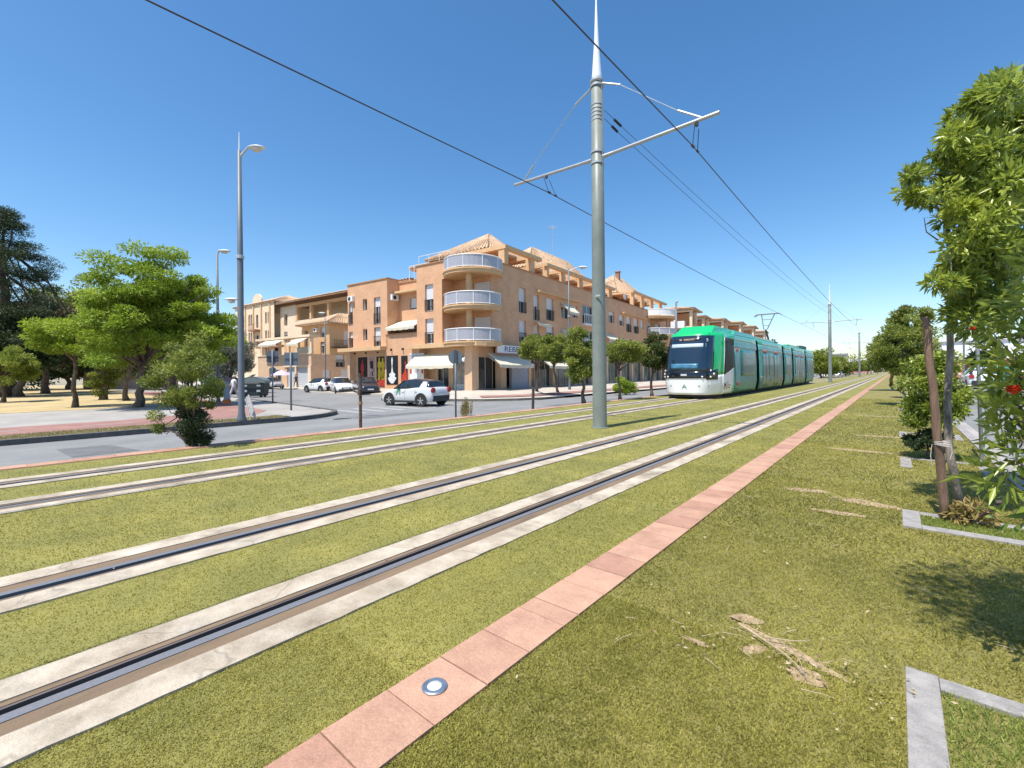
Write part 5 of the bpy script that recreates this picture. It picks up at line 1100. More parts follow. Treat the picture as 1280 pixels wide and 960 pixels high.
car('parked_car', 'white hatchback with dark rear window, last of the three parked cars', (-44.3, 22.6, -.5), R(186), CW, CRo, 3.9, 1.75, 1.44, clad=True, group='cars parked along the shop fronts')
p = gp(338, 486, -.5); car('parked_car', 'pale silver car beside the recycling container, under the lilac parasol', (p.x, p.y, -.5), R(5), CS, CS, 4.2, 1.8, 1.5, clad=False)
p = gp(330, 484.5, -.5); car('parked_car', 'dark car half hidden behind the recycling container', (p.x, p.y + 1.5, -.5), R(5), CB, CB, 4.2, 1.8, 1.5, clad=False)
for i, (x, y, c_, l_, h_) in enumerate([(4.6, 47, CW, 'white car parked on the far side of the right hand road, nearest to the trees', 92), (7.6, 52, CB, 'dark car on the right hand road beside the pale lamp pole', 92), (8.3, 40, CS, 'silver car seen through the pomegranate leaves at the right edge', 92), (9.3, 60, mat('car_red', (.3, .03, .03), .3, var=0, coat=.6), 'dark red car in front of the arcade on the right', 92)]):
    car('parked_car', l_, (x, y, -.13), R(h_), c_, c_, 4.2, 1.8, 1.5, clad=False, group='cars along the right hand road')
for i, (x, l_) in enumerate([(1034, 'pale car by the white fence left of the second mast'), (1047, 'small silver car beyond the second mast')]):
    p = gp(x, 474.5, -.45); car('parked_car', l_, (p.x, p.y, -.45), R(85), [CW, CS][i], CB, 4.2, 1.8, 1.5, clad=False)
# ================================================================ STREET FURNITURE
def lamp(name, label, pos, H_, r, head, arm, rz, low=None, finial=True, group='street lamps'):
    e = empty(name, pos, rz, label, 'street lamp', group)
    mb = MB(); mb.lathe([(r * 1.5, -.05), (r * 1.45, .1), (r, .35), (r * .95, H_ * .6), (r * .9, H_ * .6 + .02), (r * .62, H_)], n=16); mb.build('pole', LAMPG, e, smooth=True)
    mb = MB(); mb.lathe([(r * .94, H_ * .6), (r * 1.25, H_ * .6 + .01), (r * 1.25, H_ * .6 + .12), (r * .9, H_ * .6 + .13)], n=16); mb.build('collar', GALV, e)
    def hd_(z, ax, sz, dz):
        mb = MB(); mb.tube([(0, 0, z), (ax * .9, 0, z + dz)], [.045, .035], 8); a = mb.build('arm', GALV, e)
        mb = MB(); vs = []; fs = []; k = 20
        prof = [(.02, .13), (.55, .11), (.85, .055), (1.0, .0), (.9, -.045), (.02, -.05)]
        for q, hz in prof:
            for j in range(k):
                an = 2 * math.pi * j / k; vs.append((ax + (1 if ax > 0 else -1) * sz * .8 + math.cos(an) * sz * q, math.sin(an) * sz * .52 * q, z + dz + hz * sz * 1.6))
        mb.add(vs, [(i * k + j, i * k + (j + 1) % k, (i + 1) * k + (j + 1) % k, (i + 1) * k + j) for i in range(5) for j in range(k)]); mb.build('lamp_head', mat('lamp_head_paint', (.66, .68, .70), .4, var=0), e, smooth=True)
        mb = MB(); mb.lathe([(sz * .42, -.02), (sz * .40, -.10), (.01, -.13)], (ax + (1 if ax > 0 else -1) * sz * .8, 0, z + dz - sz * .06), 16); mb.build('lens', mat('lamp_lens', (.62, .56, .45), .3, var=0), e)
    hd_(H_ - .25, arm, head, .35)
    if low: hd_(low[0], low[1], low[2], low[3])
    if finial: MB().tube([(0, 0, H_ - .3), (0, 0, H_ + .65)], [.03, .012], 6).build('finial', WHITE, e)
    return e
p = gp(302, 527, -.37); lamp('street_lamp', 'tall grey street lamp in the foreground left with a second lower head', (p.x, p.y, -.37), 9.75, .105, .34, .35, YAW, (4.35, -.12, .26, .05))
p = gp(273, 503, -.38); lamp('street_lamp', 'thin grey street lamp behind the leafy kerbside bush, dark pole', (p.x, p.y, -.38), 9.3, .09, .42, .12, YAW, None, False)
p = at(712, 487, 41); lamp('street_lamp', 'pale street lamp in front of the brick facade, left of the near mast', (p.x, p.y, -.25), 10.9, .10, .5, .9, YAW, None, False)
p = gp(407, 487, -.5); lamp('street_lamp', 'pale thin street lamp in front of the ochre apartment house', (p.x, p.y, -.5), 9.0, .07, .45, .0001, YAW + R(180), None, False)
p = at(846, 488, 44); lamp('street_lamp', 'thin grey pole rising beside the left edge of the tram front', (p.x, p.y, -.3), 8.3, .14, .25, .2, YAW + 1, None, False)
p = gp(1205, 470, -.13); p = at(1205, 466, 60); lamp('street_lamp', 'distant dark lamp pole in front of the white warehouse', (p.x, p.y, -.1), 8.5, .1, .6, .0001, YAW + R(180), None, False)
e = empty('sign_pole', (.90, 9.05, 0), 0, 'pale galvanised pole standing at the right kerb, its top lost in the leaves', 'pole')
MB().tube([(0, 0, -.1), (-.05, 0, 2.2), (-.06, 0, 3.3)], .022, 10).build('pole', GALV, e, smooth=True); MB().lathe([(.06, -.01), (.06, .02), (.035, .03)], n=12).build('base', GALV, e)
MB().tube([(-.06, 0, 3.28), (-.06, 0, 3.36)], .036, 10).build('cap', GALV, e)
SB = mat('sign_back', (.13, .16, .19), .55, metal=.3, var=.05)
def sign(label, base, hgt, parts, rz, r=.035, polem=None, lean=0):
    e = empty('road_sign', base, rz, label, 'road sign', None); MB().tube([(0, 0, -.05), (lean, 0, hgt)], r, 8).build('pole', polem or GALV, e, smooth=True)
    for kind, z, s in parts:
        mb = MB()
        if kind == 'round': mb.lathe([(s, .035), (s, .05), (s * .97, .055)], (lean, 0, z), 32, 'y')
        elif kind == 'oct': mb.lathe([(s, .035), (s, .05)], (lean, 0, z), 8, 'y')
        elif kind == 'tri': mb.add([(-s, .035, z + s * .6), (s, .035, z + s * .6), (0, .035, z - s * 1.1), (-s, .05, z + s * .6), (s, .05, z + s * .6), (0, .05, z - s * 1.1)], [(0, 1, 2), (3, 5, 4), (0, 3, 4, 1), (1, 4, 5, 2), (2, 5, 3, 0)])
        else: mb.box(-s + lean, s + lean, .035, .05, z - s, z + s)
        b = mb.build('sign_plate', SB, e)
        mb = MB(); mb.box(lean - s * .9, lean + s * .9, .015, .034, z - .03, z + .03) if kind != 'round' else mb.box(lean - .05, lean + .05, .0, .034, z - s * .95, z + s * .95); mb.build('bracket', mat('bracket_dark', (.05, .06, .08), .5, var=0), b)
    return e
p = Vector((-10.06, 9.29, 0)); s_ = sign('round traffic sign seen from behind with small white arrow plate, before the shop awnings', p, 1.60, [('round', 1.78, .215)], YAW, .026, SB)
MB().hexa([(.2, -.01, 1.66), (.26, -.01, 1.64), (.26, .02, 1.64), (.2, .02, 1.66)], [(.2, -.01, 1.70), (.29, -.01, 1.80), (.29, .02, 1.80), (.2, .02, 1.74)]).build('arrow_plate', WHITE, s_)
p = gp(341, 503.7, -.38); sign('blue grey traffic sign backs on one pole, left of the lone square one', (p.x, p.y, -.38), 3.2, [('tri', 2.55, .36), ('round', 1.95, .2), ('square', 2.78, .33)], YAW + R(15), .045, LAMPG)
p = gp(364, 513, -.38); sign('square traffic sign seen from behind, the right of two side by side', (p.x, p.y, -.38), 2.75, [('square', 2.42, .31)], YAW + R(5), .045, LAMPG)
e = empty('post', (-9.98, 6.08, 0), 0, 'short rusty steel post at the sandstone edging, in line with the parked cars', 'post'); MB().tube([(0, 0, -.02), (0, 0, 1.32)], .037, 10).build('shaft', mat('rusty_post', (.16, .10, .07), .8, metal=.2, var=.4, vs_=9), e); MB().lathe([(.045, .55), (.05, .56), (.05, .62), (.045, .63)], n=12).build('clamp', mat('clamp_rust', (.32, .2, .12), .8, var=.2), e)
e = empty('post', (-9.98, 12.95, 0), 0, 'short dark stump of a post at the road edge left of the boulevard trees', 'post'); MB().tube([(0, 0, -.02), (.03, 0, .74)], .05, 8).build('shaft', mat('dark_post', (.07, .055, .05), .9, var=.2), e); MB().lathe([(.053, .7), (.058, .72), (.03, .76)], (.03, 0, 0), n=12).build('cap', mat('dark_post', (1, 1, 1)), e)
# waste containers
def container(label, pos, rz, col, name='recycling_container'):
    e = empty(name, pos, rz, label, 'container', None)
    mb = MB(); mb.hexa([(-.8, -.55, .12), (.8, -.55, .12), (.8, .55, .12), (-.8, .55, .12)], [(-.92, -.62, 1.15), (.92, -.62, 1.15), (.92, .62, 1.15), (-.92, .62, 1.15)]); mb.build('bin_body', mat('bin_' + col[0], col[1], .6, var=.1), e, bevel=.05)
    mb = MB(); k = 12; prof = [(math.cos(math.pi * i / k) * .97, math.sin(math.pi * i / k) * .5 + 1.17) for i in range(k + 1)]
    for i in range(k): a, b = prof[i], prof[i + 1]; mb.hexa([(a[0], -.66, a[1]), (b[0], -.66, b[1]), (b[0], .66, b[1]), (a[0], .66, a[1])], [(a[0] * .95, -.66, a[1] - .04), (b[0] * .95, -.66, b[1] - .04), (b[0] * .95, .66, b[1] - .04), (a[0] * .95, .66, a[1] - .04)])
    n = len(prof)
    for y in (-.65, .64): mb.add([(x, y, z) for x, z in prof], [tuple(range(n))])
    mb.build('lid', mat('lid_' + col[0], col[2], .45, var=.06), e)
    mb = MB()
    for x in (-.5, .5):
        for z in (.45, .85): mb.box(x - .14, x + .14, -.64, -.6, z, z + .16)
    mb.build('label_plate', mat('bin_mark', (.5, .53, .53), .6, var=.2), e)
    mb = MB()
    for x in (-.6, .6):
        for y in (-.4, .4): mb.lathe([(.1, -.04), (.1, .04)], (x, y, .1), 12, 'y')
    mb.build('wheel', RUBBER, e); MB().tube([(-.6, -.72, 1.1), (.6, -.72, 1.1)], .03, 6).build('handle', DARKM, e)
    mb = MB(); mb.hexa([(-.5, -.3, 1.6), (-.35, -.3, 1.6), (-.35, .3, 1.6), (-.5, .3, 1.6)], [(-.1, -.3, 1.85), (0, -.3, 1.85), (0, .3, 1.85), (-.1, .3, 1.85)]); mb.build('lid_arm', GALV, e)
    return e
p = gp(319, 496.5, -.5); container('dark green dome lidded waste container to the right of the tall lamp', (p.x, p.y, -.5), YAW + R(8), ('green', (.02, .035, .04), (.16, .20, .21)))
p = gp(282, 493, -.5); container('dark purple waste container left of the tall lamp, behind the bollard', (p.x, p.y, -.5), YAW + R(8), ('purple', (.045, .035, .08), (.05, .05, .08)))
p = gp(266, 490, -.5); container('green lidded waste container mostly hidden by the leafy kerbside bush', (p.x, p.y, -.5), YAW + R(8), ('bright', (.05, .16, .09), (.12, .32, .16)))
p = gp(283.5, 504.5, -.38); e = empty('bollard', (p.x, p.y, -.38), 0, 'grey round bollard with an orange base near the waste containers', 'bollard')
MB().lathe([(.16, .18), (.155, 1.2), (.12, 1.28), (.001, 1.3)], n=18).build('shaft', mat('bollard_grey', (.30, .34, .40), .5, var=.05), e); MB().lathe([(.22, 0), (.22, .2), (.17, .26)], n=18).build('base', mat('orange_paint', (.75, .20, .04), .6, var=.1), e)
p = gp(314, 526, -.38); e = empty('leaning_board', (p.x, p.y, -.38), YAW, 'pale weathered leaning board on two legs beside the tall lamp', 'board')
mb = MB(); mb.tube([(.18, 0, 0), (-.18, .15, .95)], .03, 6); mb.tube([(-.02, .0, 0), (-.28, .15, .8)], .025, 6); mb.build('leg', mat('pale_frame', (.5, .48, .46), .6, var=.1), e)
mb = MB(); mb.hexa([(-.02, -.02, .18), (.16, -.02, .18), (.17, .02, .18), (-.01, .02, .18)], [(-.26, .12, .88), (-.12, .12, .88), (-.11, .16, .88), (-.25, .16, .88)]); mb.build('board', mat('pale_board', (.55, .52, .49), .7, var=.2), e)
p = gp(352, 487, -.5); e = empty('parasol', (p.x, p.y, -.5), 0, 'small lilac parasol on the pavement behind the two signs', 'parasol'); MB().tube([(0, 0, 0), (0, 0, 2.2)], .03, 6).build('pole', WHITE, e)
MB().lathe([(1.3, 1.75), (.7, 2.1), (.02, 2.4)], n=8).build('canopy', mat('lilac_canvas', (.55, .45, .62), .8, var=.05), e)
# white fence far down the tramway
e = empty('fence', (-11.2, 62, 0), 0, 'pale low railing beside the far end of the tram', 'fence'); mb = MB()
for i in range(26): mb.box(-.03, .03, i * 2 - .03, i * 2 + .03, -.3, 1.1)
mb.build_each('post', WHITE, e); mb = MB(); mb.box(-.02, .02, 0, 50, 1.0, 1.06); mb.box(-.02, .02, 0, 50, .3, .35)
for i in range(165): mb.box(-.012, .012, i * .3, i * .3 + .025, .35, 1.0)
mb.build('rail', WHITE, e)
# ================================================================ PEOPLE
def person(label, pos, rz, shirt, trouser, hairc, H_=1.68, stride=.18, arm=(.15, -.2), shorts=False):
    e = empty('person', pos, rz, label, 'person'); k = H_ / 1.7; vsn = {}; V = []; Rr = []; E = []
    def v(n, x, y, z, r): vsn[n] = len(V); V.append((x * k, y * k, z * k)); Rr.append(r * k)
    v('pel', 0, 0, .93, .135); v('wai', 0, 0, 1.08, .125); v('che', 0, 0, 1.28, .150); v('nec0', 0, 0, 1.43, .075); v('nec', 0, .005, 1.50, .052); v('hd0', 0, .015, 1.565, .075); v('hd1', 0, .012, 1.64, .092); v('hd2', 0, 0, 1.70, .06)
    for a, b in (('pel', 'wai'), ('wai', 'che'), ('che', 'nec0'), ('nec0', 'nec'), ('nec', 'hd0'), ('hd0', 'hd1'), ('hd1', 'hd2')): E.append((a, b))
    for s, st, ar in ((1, stride, arm[0]), (-1, -stride, arm[1])):
        q = 'r' if s > 0 else 'l'
        v(q + 'hip', s * .09, st * .1, .88, .09); v(q + 'kn', s * .10, st * .9 + .02, .48, .058); v(q + 'an', s * .10, st * 1.25 - (.08 if st < 0 else 0), .09, .04); v(q + 'toe', s * .11, st * 1.25 + .15, .035, .036)
        v(q + 'sh', s * .175, 0, 1.40, .062); v(q + 'el', s * .225, ar * .45, 1.13, .042); v(q + 'wr', s * .22, ar + .05, .90, .028); v(q + 'pal', s * .22, ar + .07, .83, .032)
        for a, b in (('pel', q + 'hip'), (q + 'hip', q + 'kn'), (q + 'kn', q + 'an'), (q + 'an', q + 'toe'), ('che', q + 'sh'), (q + 'sh', q + 'el'), (q + 'el', q + 'wr'), (q + 'wr', q + 'pal')): E.append((a, b))
        for j in range(5):
            yy = ar + .045 + j * .018 if j < 4 else ar + .035; L_ = [.075, .085, .08, .065, .05][j]; v(q + 'f%d' % j, s * (.22 if j < 4 else .20), yy, .80, .009); v(q + 'g%d' % j, s * (.215 if j < 4 else .185), yy + .012, .80 - L_ * .9, .007)
            E.append((q + 'pal', q + 'f%d' % j)); E.append((q + 'f%d' % j, q + 'g%d' % j))
    me = bpy.data.meshes.new('p'); me.from_pydata(V, [(vsn[a], vsn[b]) for a, b in E], []); o = bpy.data.objects.new('tmp', me); COL.objects.link(o)
    sk = o.modifiers.new('s', 'SKIN'); me.skin_vertices[0].data[0].use_root = True
    for i, r in enumerate(Rr): me.skin_vertices[0].data[i].radius = (r, r)
    sb = o.modifiers.new('u', 'SUBSURF'); sb.levels = 1; sb.render_levels = 1
    dg = bpy.context.evaluated_depsgraph_get(); m2 = bpy.data.meshes.new_from_object(o.evaluated_get(dg)); bpy.data.objects.remove(o)
    m2.materials.clear(); SK = mat('skin', (.45, .26, .18), .6, var=0)
    for q in (SK, shirt, trouser, mat('shoe', (.06, .05, .05), .7, var=0)): m2.materials.append(q)
    for f in m2.polygons:
        c = f.center / k; mi = 0
        if c.z < .09: mi = 3
        elif c.z < .98 and abs(c.x) < .19: mi = 2 if not (shorts and c.z < .5) else 0
        elif c.z < 1.455 and not (abs(c.x) > .19 and c.z < 1.2): mi = 1
        f.material_index = mi; f.use_smooth = True
    b = bpy.data.objects.new('body', m2); COL.objects.link(b); b.parent = e
    mb = MB(); vs = []; ns, nr = 14, 8
    for i in range(nr):
        t = i / (nr - 1) * 1.75
        for j in range(ns): a = 2 * math.pi * j / ns; rr = math.sin(t) * .105; vs.append((math.cos(a) * rr * k, (math.sin(a) * rr - .018) * k, (1.635 + math.cos(t) * .10) * k))
    mb.add(vs, [(i * ns + j, i * ns + (j + 1) % ns, (i + 1) * ns + (j + 1) % ns, (i + 1) * ns + j) for i in range(nr - 1) for j in range(ns)]); mb.build('hair', hairc, e, smooth=True)
    mb = MB(); mb.hexa([(-.012 * k, .10 * k, 1.58 * k), (.012 * k, .10 * k, 1.58 * k), (.012 * k, .125 * k, 1.585 * k), (-.012 * k, .125 * k, 1.585 * k)], [(-.006 * k, .095 * k, 1.62 * k), (.006 * k, .095 * k, 1.62 * k), (.006 * k, .1 * k, 1.62 * k), (-.006 * k, .1 * k, 1.62 * k)])
    for s in (1, -1): mb.lathe([(.012 * k, .098 * k), (.001, .108 * k)], (s * .035 * k, 0, 1.63 * k), 8, 'y')
    mb.box(-.025 * k, .025 * k, .088 * k, .1 * k, 1.555 * k, 1.562 * k); mb.build('face', mat('face_dark', (.2, .1, .08), .6, var=0), e)
    return e
HR = mat('dark_hair', (.03, .02, .015), .7, var=0); HG = mat('grey_hair', (.45, .43, .4), .7, var=0)
p = gp(292.5, 501, -.38); person('person in a white shirt and pale trousers walking behind the tall lamp', (p.x, p.y, -.38), YAW + R(150), mat('cloth_white', (.74, .73, .76), .8, var=0), mat('cloth_pale', (.55, .5, .5), .8, var=0), HG, 1.66)
p = gp(370, 484.5, -.4); person('person in dark clothes walking past the garage doors', (p.x, p.y, -.4), YAW + R(160), mat('cloth_dark', (.04, .045, .06), .8, var=0), mat('cloth_navy', (.03, .035, .05), .8, var=0), HR, 1.75)
# ================================================================ TREES AND PLANTS
LB = mat_leaf('leaf_bright', (.075, .145, .010), (.40, .50, .05), .4); LD = mat_leaf('leaf_dark', (.018, .04, .014), (.07, .10, .035), .2); LM = mat_leaf('leaf_mid', (.05, .09, .012), (.36, .39, .075), .34)
LO = mat_leaf('leaf_olive', (.11, .13, .085), (.30, .32, .23), .2); LBR = mat_leaf('leaf_brownish', (.05, .05, .02), (.17, .14, .065), .2); LP = mat_leaf('leaf_pomegranate', (.05, .105, .012), (.46, .52, .08), .34, .3, .5); LY = mat_leaf('leaf_yellowish', (.12, .18, .02), (.32, .36, .06), .35)
PKT = 'trees of the park on the left'
def tr_at(name, label, bx, by, bz, cx, cy, rx, rz_, ncl, cr, nl, L, W, mt, r0, seed, ty=None, dep=None, **k):
    b = gp(bx, by, bz); d = dep or (b - Vector((0, 0, CAMH))).dot(_f); c = at(cx, cy, d); R1 = rx * d / 569; R2 = rz_ * d / 569
    top = at(ty[0], ty[1], d) if ty else Vector((b.x * .6 + c.x * .4, b.y * .6 + c.y * .4, c.z - R2 * .25))
    return make_tree(name, label, (b.x, b.y, bz), top, c, (R1, R1, R2), ncl, cr, nl, L, W, mt, r0, seed, **k)
tr_at('park_tree', 'large bright green spreading tree beside the street lamps, leaning trunk', 172, 509, -.38, 188, 401, 80, 80, 200, .66, 76000, .19, .07, LB, .22, 17, ty=(180, 455), group=PKT, low=-.75, flat=.42, shell=.28, nlimb=26)
tr_at('park_tree', 'young bright green tree with a straight slim trunk on the dry grass', 94, 509, -.38, 92, 425, 36, 22, 34, .55, 14000, .17, .06, LB, .13, 12, ty=(93, 440), group=PKT, flat=.5)
tr_at('park_tree', 'small round yellow green tree at the left edge', 4, 503, -.38, 8, 461, 26, 26, 40, .5, 14000, .15, .06, LY, .13, 13, ty=(4, 470), group=PKT)
tr_at('park_tree', 'slim tree wrapped in ivy between the two bright green trees', 129, 500, -.38, 128, 452, 15, 42, 30, .45, 9000, .15, .08, LM, .22, 14, ty=(128, 450), group=PKT, low=-1)
tr_at('park_tree', 'thin trunked tree just left of the big leaning trunk', 158, 501, -.38, 160, 425, 34, 36, 34, .7, 12000, .2, .08, LB, .16, 15, ty=(160, 455), group=PKT)
# tall dark conifer built of flat tiers
b = gp(5, 496, -.38); C = []; rnd = random.Random(4); d = 44
e = empty('conifer', (b.x, b.y, -.38), 0, 'tall dark cedar-like conifer rising at the left edge', 'tree', PKT)
for i in range(190):
    t = rnd.random() ** .85; a = rnd.uniform(0, 6.3); top_ = 15.8; z = 4.0 + (top_ - 4.0) * t; rr = (1 - t) ** .75 * 5.6 * rnd.uniform(.35, 1.05) + .3
    C.append((math.cos(a) * rr, math.sin(a) * rr, z + rnd.uniform(-.3, .3)))
crown(e, np.array(C), .95, 60000, .2, .05, LD, 77, flat=.42); mb = MB(); limbs(mb, (0, 0, 0), (0, 0, 13), C[:26], .42, 3, .2); mb.build('trunk', BARK, e, smooth=True)
bg_ = [(57, 492, 50, 420, 48, 44, LBR, 'dense brownish green tree with a stout trunk under the conifer'), (24, 496, 25, 430, 40, 40, LD, 'dark tree standing in front of the conifer, left edge'), (110, 487, 90, 400, 40, 48, LM, 'mid green tree rising behind the young bright tree'), (215, 492, 215, 415, 45, 60, LD, 'dark tree hidden behind the big bright green crown'), (20, 488, -30, 420, 60, 70, LD, 'very dark tree beyond the left edge of the park'), (86, 487, 75, 455, 45, 30, LD, 'dark low-branched tree in the shade of the park'), (130, 486, 140, 445, 45, 40, LD, 'dark tree behind the ivy covered trunk'), (-40, 490, -50, 440, 60, 45, LBR, 'brownish tree outside the left edge of the view'), (180, 487, 185, 450, 40, 30, LM, 'shaded tree behind the leaning trunk')]
for i, (x, y, cx, cy, rx, rz_, m_, l_) in enumerate(bg_): tr_at('park_tree', l_, x, y, -.38, cx, cy, rx, rz_, 70, 1.3, 17000, .36, .17, m_, .3, 100 + i, group=PKT, shell=.3, low=-.8)
tr_at('olive_tree', 'silvery grey green tree between the two left street lamps', 290, 491, -.4, 289, 443, 21, 30, 46, .8, 16000, .22, .07, LO, .22, 31, low=-.9)
# shrub on the tramway edge (seedling tree with suckers)
SH = empty('shrub', (-10.03, 2.62, -.05), 0, 'leafy bush with a bushy dark foot on the near road edge, left of the lamp', 'shrub'); b = Vector((-10.03, 2.62, -.05))
C = []; rnd = random.Random(6)
for _ in range(46):
    x = rnd.gauss(236, 17); y = rnd.uniform(435, 505); x = 236 + (x - 236) * (1.25 - abs(y - 470) / 60); C.append(at(x, y, 8.5 + rnd.uniform(-.5, .5)) - b)
for (x, y) in ((195, 520), (198, 535), (196, 478), (199, 462), (247, 424), (243, 432), (236, 440), (272, 492), (268, 480), (215, 460), (205, 500), (262, 505)): C.append(at(x, y, 8.4) - b)
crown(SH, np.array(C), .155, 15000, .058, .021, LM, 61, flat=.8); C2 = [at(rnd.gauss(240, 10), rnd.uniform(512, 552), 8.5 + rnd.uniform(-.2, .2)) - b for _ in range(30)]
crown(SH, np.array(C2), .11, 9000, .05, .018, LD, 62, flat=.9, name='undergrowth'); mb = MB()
for i in range(14): c = C[rnd.randrange(len(C))]; mb.tube([(rnd.uniform(-.06, .06), rnd.uniform(-.06, .06), 0), Vector(c) * .5 + Vector((rnd.uniform(-.05, .05), 0, .1)), c], [.022, .014, .005], 6)
for c in C[46:]: mb.tube([Vector(C[5]) * .4, Vector(c) * .75 + Vector((0, 0, -.02)), c], [.012, .008, .003], 5)
mb.build('stem', BARK, SH, smooth=True)
# weed tuft by the round sign
e = empty('weed_tuft', (-10.0, 9.55, -.02), 0, 'dry weed tuft at the foot of the round sign', 'weed'); rg = np.random.default_rng(3); mb = MB(); P = []; N = []
for i in range(46):
    x0, y0 = rg.normal(size=2) * .07; x0 += rg.uniform(-.1, .1); y0 += .1; hh = rg.uniform(.25, .62); a = rg.uniform(0, 6.3); dx, dy = math.cos(a) * hh * .12, math.sin(a) * hh * .12; mb.tube([(x0, y0, 0), (x0 + dx * .4, y0 + dy * .4, hh * .5), (x0 + dx, y0 + dy, hh)], [.008, .006, .003], 4)
    for k in range(24): t = rg.uniform(.2, 1); P.append((x0 + dx * t, y0 + dy * t, hh * t)); N.append((rg.normal() * .6, rg.normal() * .6, .9))
mb.build('stem', mat('weed_stem', (.35, .28, .13), .9, var=.2), e); leaf_mesh('foliage', np.array(P), np.array(N), .06, .016, mat_leaf('weed_leaf', (.14, .14, .04), (.40, .32, .14), .2), e, 5)
# boulevard trees
BT = 'young trees along the road edge'
tr_at('street_tree', 'airy pale green tree on the far pavement hiding the end of the shop sign', 671, 489, -.25, 677, 438, 23, 19, 34, .5, 10000, .19, .075, LM, .12, 41, ty=(673, 455), group=BT, dep=33)
tr_at('street_tree', 'thin second trunk of pale green crown right of the shop sign', 697, 489, -.25, 697, 440, 11, 16, 16, .5, 5000, .19, .075, LM, .10, 42, ty=(692, 458), group=BT, dep=33)
tr_at('street_tree', 'dense two toned tree just left of the near mast', 730, 503, 0, 724, 444, 17, 34, 46, .26, 13000, .105, .042, LM, .085, 43, ty=(728, 465), group=BT, low=-.95)
tr_at('street_tree', 'yellow green tree just right of the near mast', 775, 499, 0, 779, 442, 24, 18, 42, .27, 11000, .11, .045, LM, .075, 44, ty=(774, 458), group=BT, low=-.8)
tr_at('street_tree', 'dark green round crowned tree nearest to the tram front', 815, 495, 0, 820, 441, 20, 20, 42, .29, 12000, .12, .05, mat_leaf('leaf_deep', (.03, .055, .012), (.14, .16, .04), .25), .085, 45, ty=(816, 462), group=BT, low=-.9)
c = at(781, 483, 33); e = empty('shrub', (c.x, c.y, -.3), 0, 'rounded bright green bush on the far pavement between two tree trunks', 'shrub'); C = clumps((0, 0, .55), (.85, .85, .45), 26, 5, .4, -.7); crown(e, C, .3, 8000, .12, .05, LB, 66); mb = MB(); limbs(mb, (0, 0, 0), (0, 0, .3), C[:6], .05, 5); mb.build('stem', BARK, e)
for i, (x, y, cx, cy, rx, rz_, m_, l_) in enumerate([(1026, 474, 1026, 452, 10, 14, LY, 'yellow green tree just beyond the tail of the tram'), (1037, 474, 1036, 457, 10, 12, LY, 'yellow green tree left of the second mast'), (1049, 473, 1050, 459, 9, 11, LM, 'dark green tree right of the second mast'), (1066, 468, 1068, 459, 10, 6, LM, 'low far tree between second and third mast'), (1084, 468, 1088, 457, 9, 8, LM, 'low far tree right of the third mast')]):
    tr_at('street_tree', l_, x, y, -.2, cx, cy, rx, rz_, 34, .9, 6000, .35, .16, m_, .16, 140 + i, group='far trees along the tramway', dep=[74, 78, 88, 120, 130][i])
# right hand row
VT = 'trees on the right hand verge'
tr_at('verge_tree', 'broad dark green tree on the verge, overhanging the salmon strip', 1140, 495, 0, 1128, 440, 26, 44, 52, .25, 13000, .11, .045, LM, .10, 51, ty=(1136, 460), group=VT, dep=16.5, low=-.85)
tr_at('verge_tree', 'farther tree of the verge with a thin crown top, behind the broad dark one', 1124, 488, 0, 1140, 415, 22, 32, 40, .32, 9000, .12, .05, LM, .12, 52, ty=(1132, 450), group=VT, dep=20)
tr_at('verge_tree', 'farthest verge tree, partly hidden, beside the far masts', 1114, 482, 0, 1112, 440, 18, 28, 46, .5, 13000, .15, .06, LM, .12, 53, ty=(1113, 455), group=VT, dep=28)
mt = tr_at('verge_tree', 'low branching tree with light leaves right behind the wooden stake', 1180, 577, 0, 1168, 497, 27, 58, 48, .15, 9000, .072, .028, LP, .06, 54, ty=(1182, 500), group=VT, dep=6.6, low=-.65, shell=.5)
# stake and tree under it
A = Vector((.36, 5.42, 0)); e = empty('verge_tree', A, 0, 'tall slim tree tied to the leaning wooden stake, leafy crown top right', 'tree', VT)
C = []; rnd = random.Random(21)
spots = [(1253, 105), (1240, 118), (1262, 120), (1222, 130), (1205, 150), (1215, 165), (1198, 170), (1240, 150), (1262, 160), (1180, 195), (1190, 205), (1170, 212), (1150, 215), (1140, 218), (1135, 240), (1150, 243), (1165, 250), (1180, 238), (1200, 225), (1215, 205), (1235, 190), (1260, 195), (1200, 262), (1182, 275), (1215, 250), (1235, 230), (1260, 230), (1225, 285), (1205, 300), (1245, 270), (1268, 265), (1245, 310), (1222, 330), (1210, 350), (1240, 345), (1265, 330), (1205, 375), (1230, 380), (1255, 375), (1198, 330), (1190, 355), (1275, 300), (1275, 215), (1275, 145), (1292, 180), (1300, 240), (1310, 150), (1320, 300), (1215, 400), (1195, 390), (1170, 352), (1330, 220), (1350, 260), (1178, 345)]
for x, y in spots:
    for q in range(2 if x > 1195 else 1): C.append(at(x + rnd.uniform(-6, 6) * q, y + rnd.uniform(-6, 6) * q, 4.0 + rnd.uniform(-.35, .55)) - A)
small = [(1148, 214), (1138, 222), (1142, 240), (1150, 250), (1173, 192), (1222, 125), (1255, 98), (1188, 182)]
C = np.array(C); lim = Vector(at(1196, 250, 4.0) - A)
isl = np.array([(c[0] * _f.y - c[1] * _f.x) < 0 for c in C]) if False else np.array([(((Vector(c) + A).dot(_r)) / ((Vector(c) + A).dot(_f))) < (1196 - 640) / 569 for c in C])
crown(e, C[~isl],   .14, 17500, .088, .030, LP, 71, flat=.85); crown(e, C[isl], .085, 1500, .08, .024, LP, 75, flat=.8); crown(e, np.array([at(x, y, 4.0) - A for x, y in small]), .07, 700, .07, .022, LP, 72)
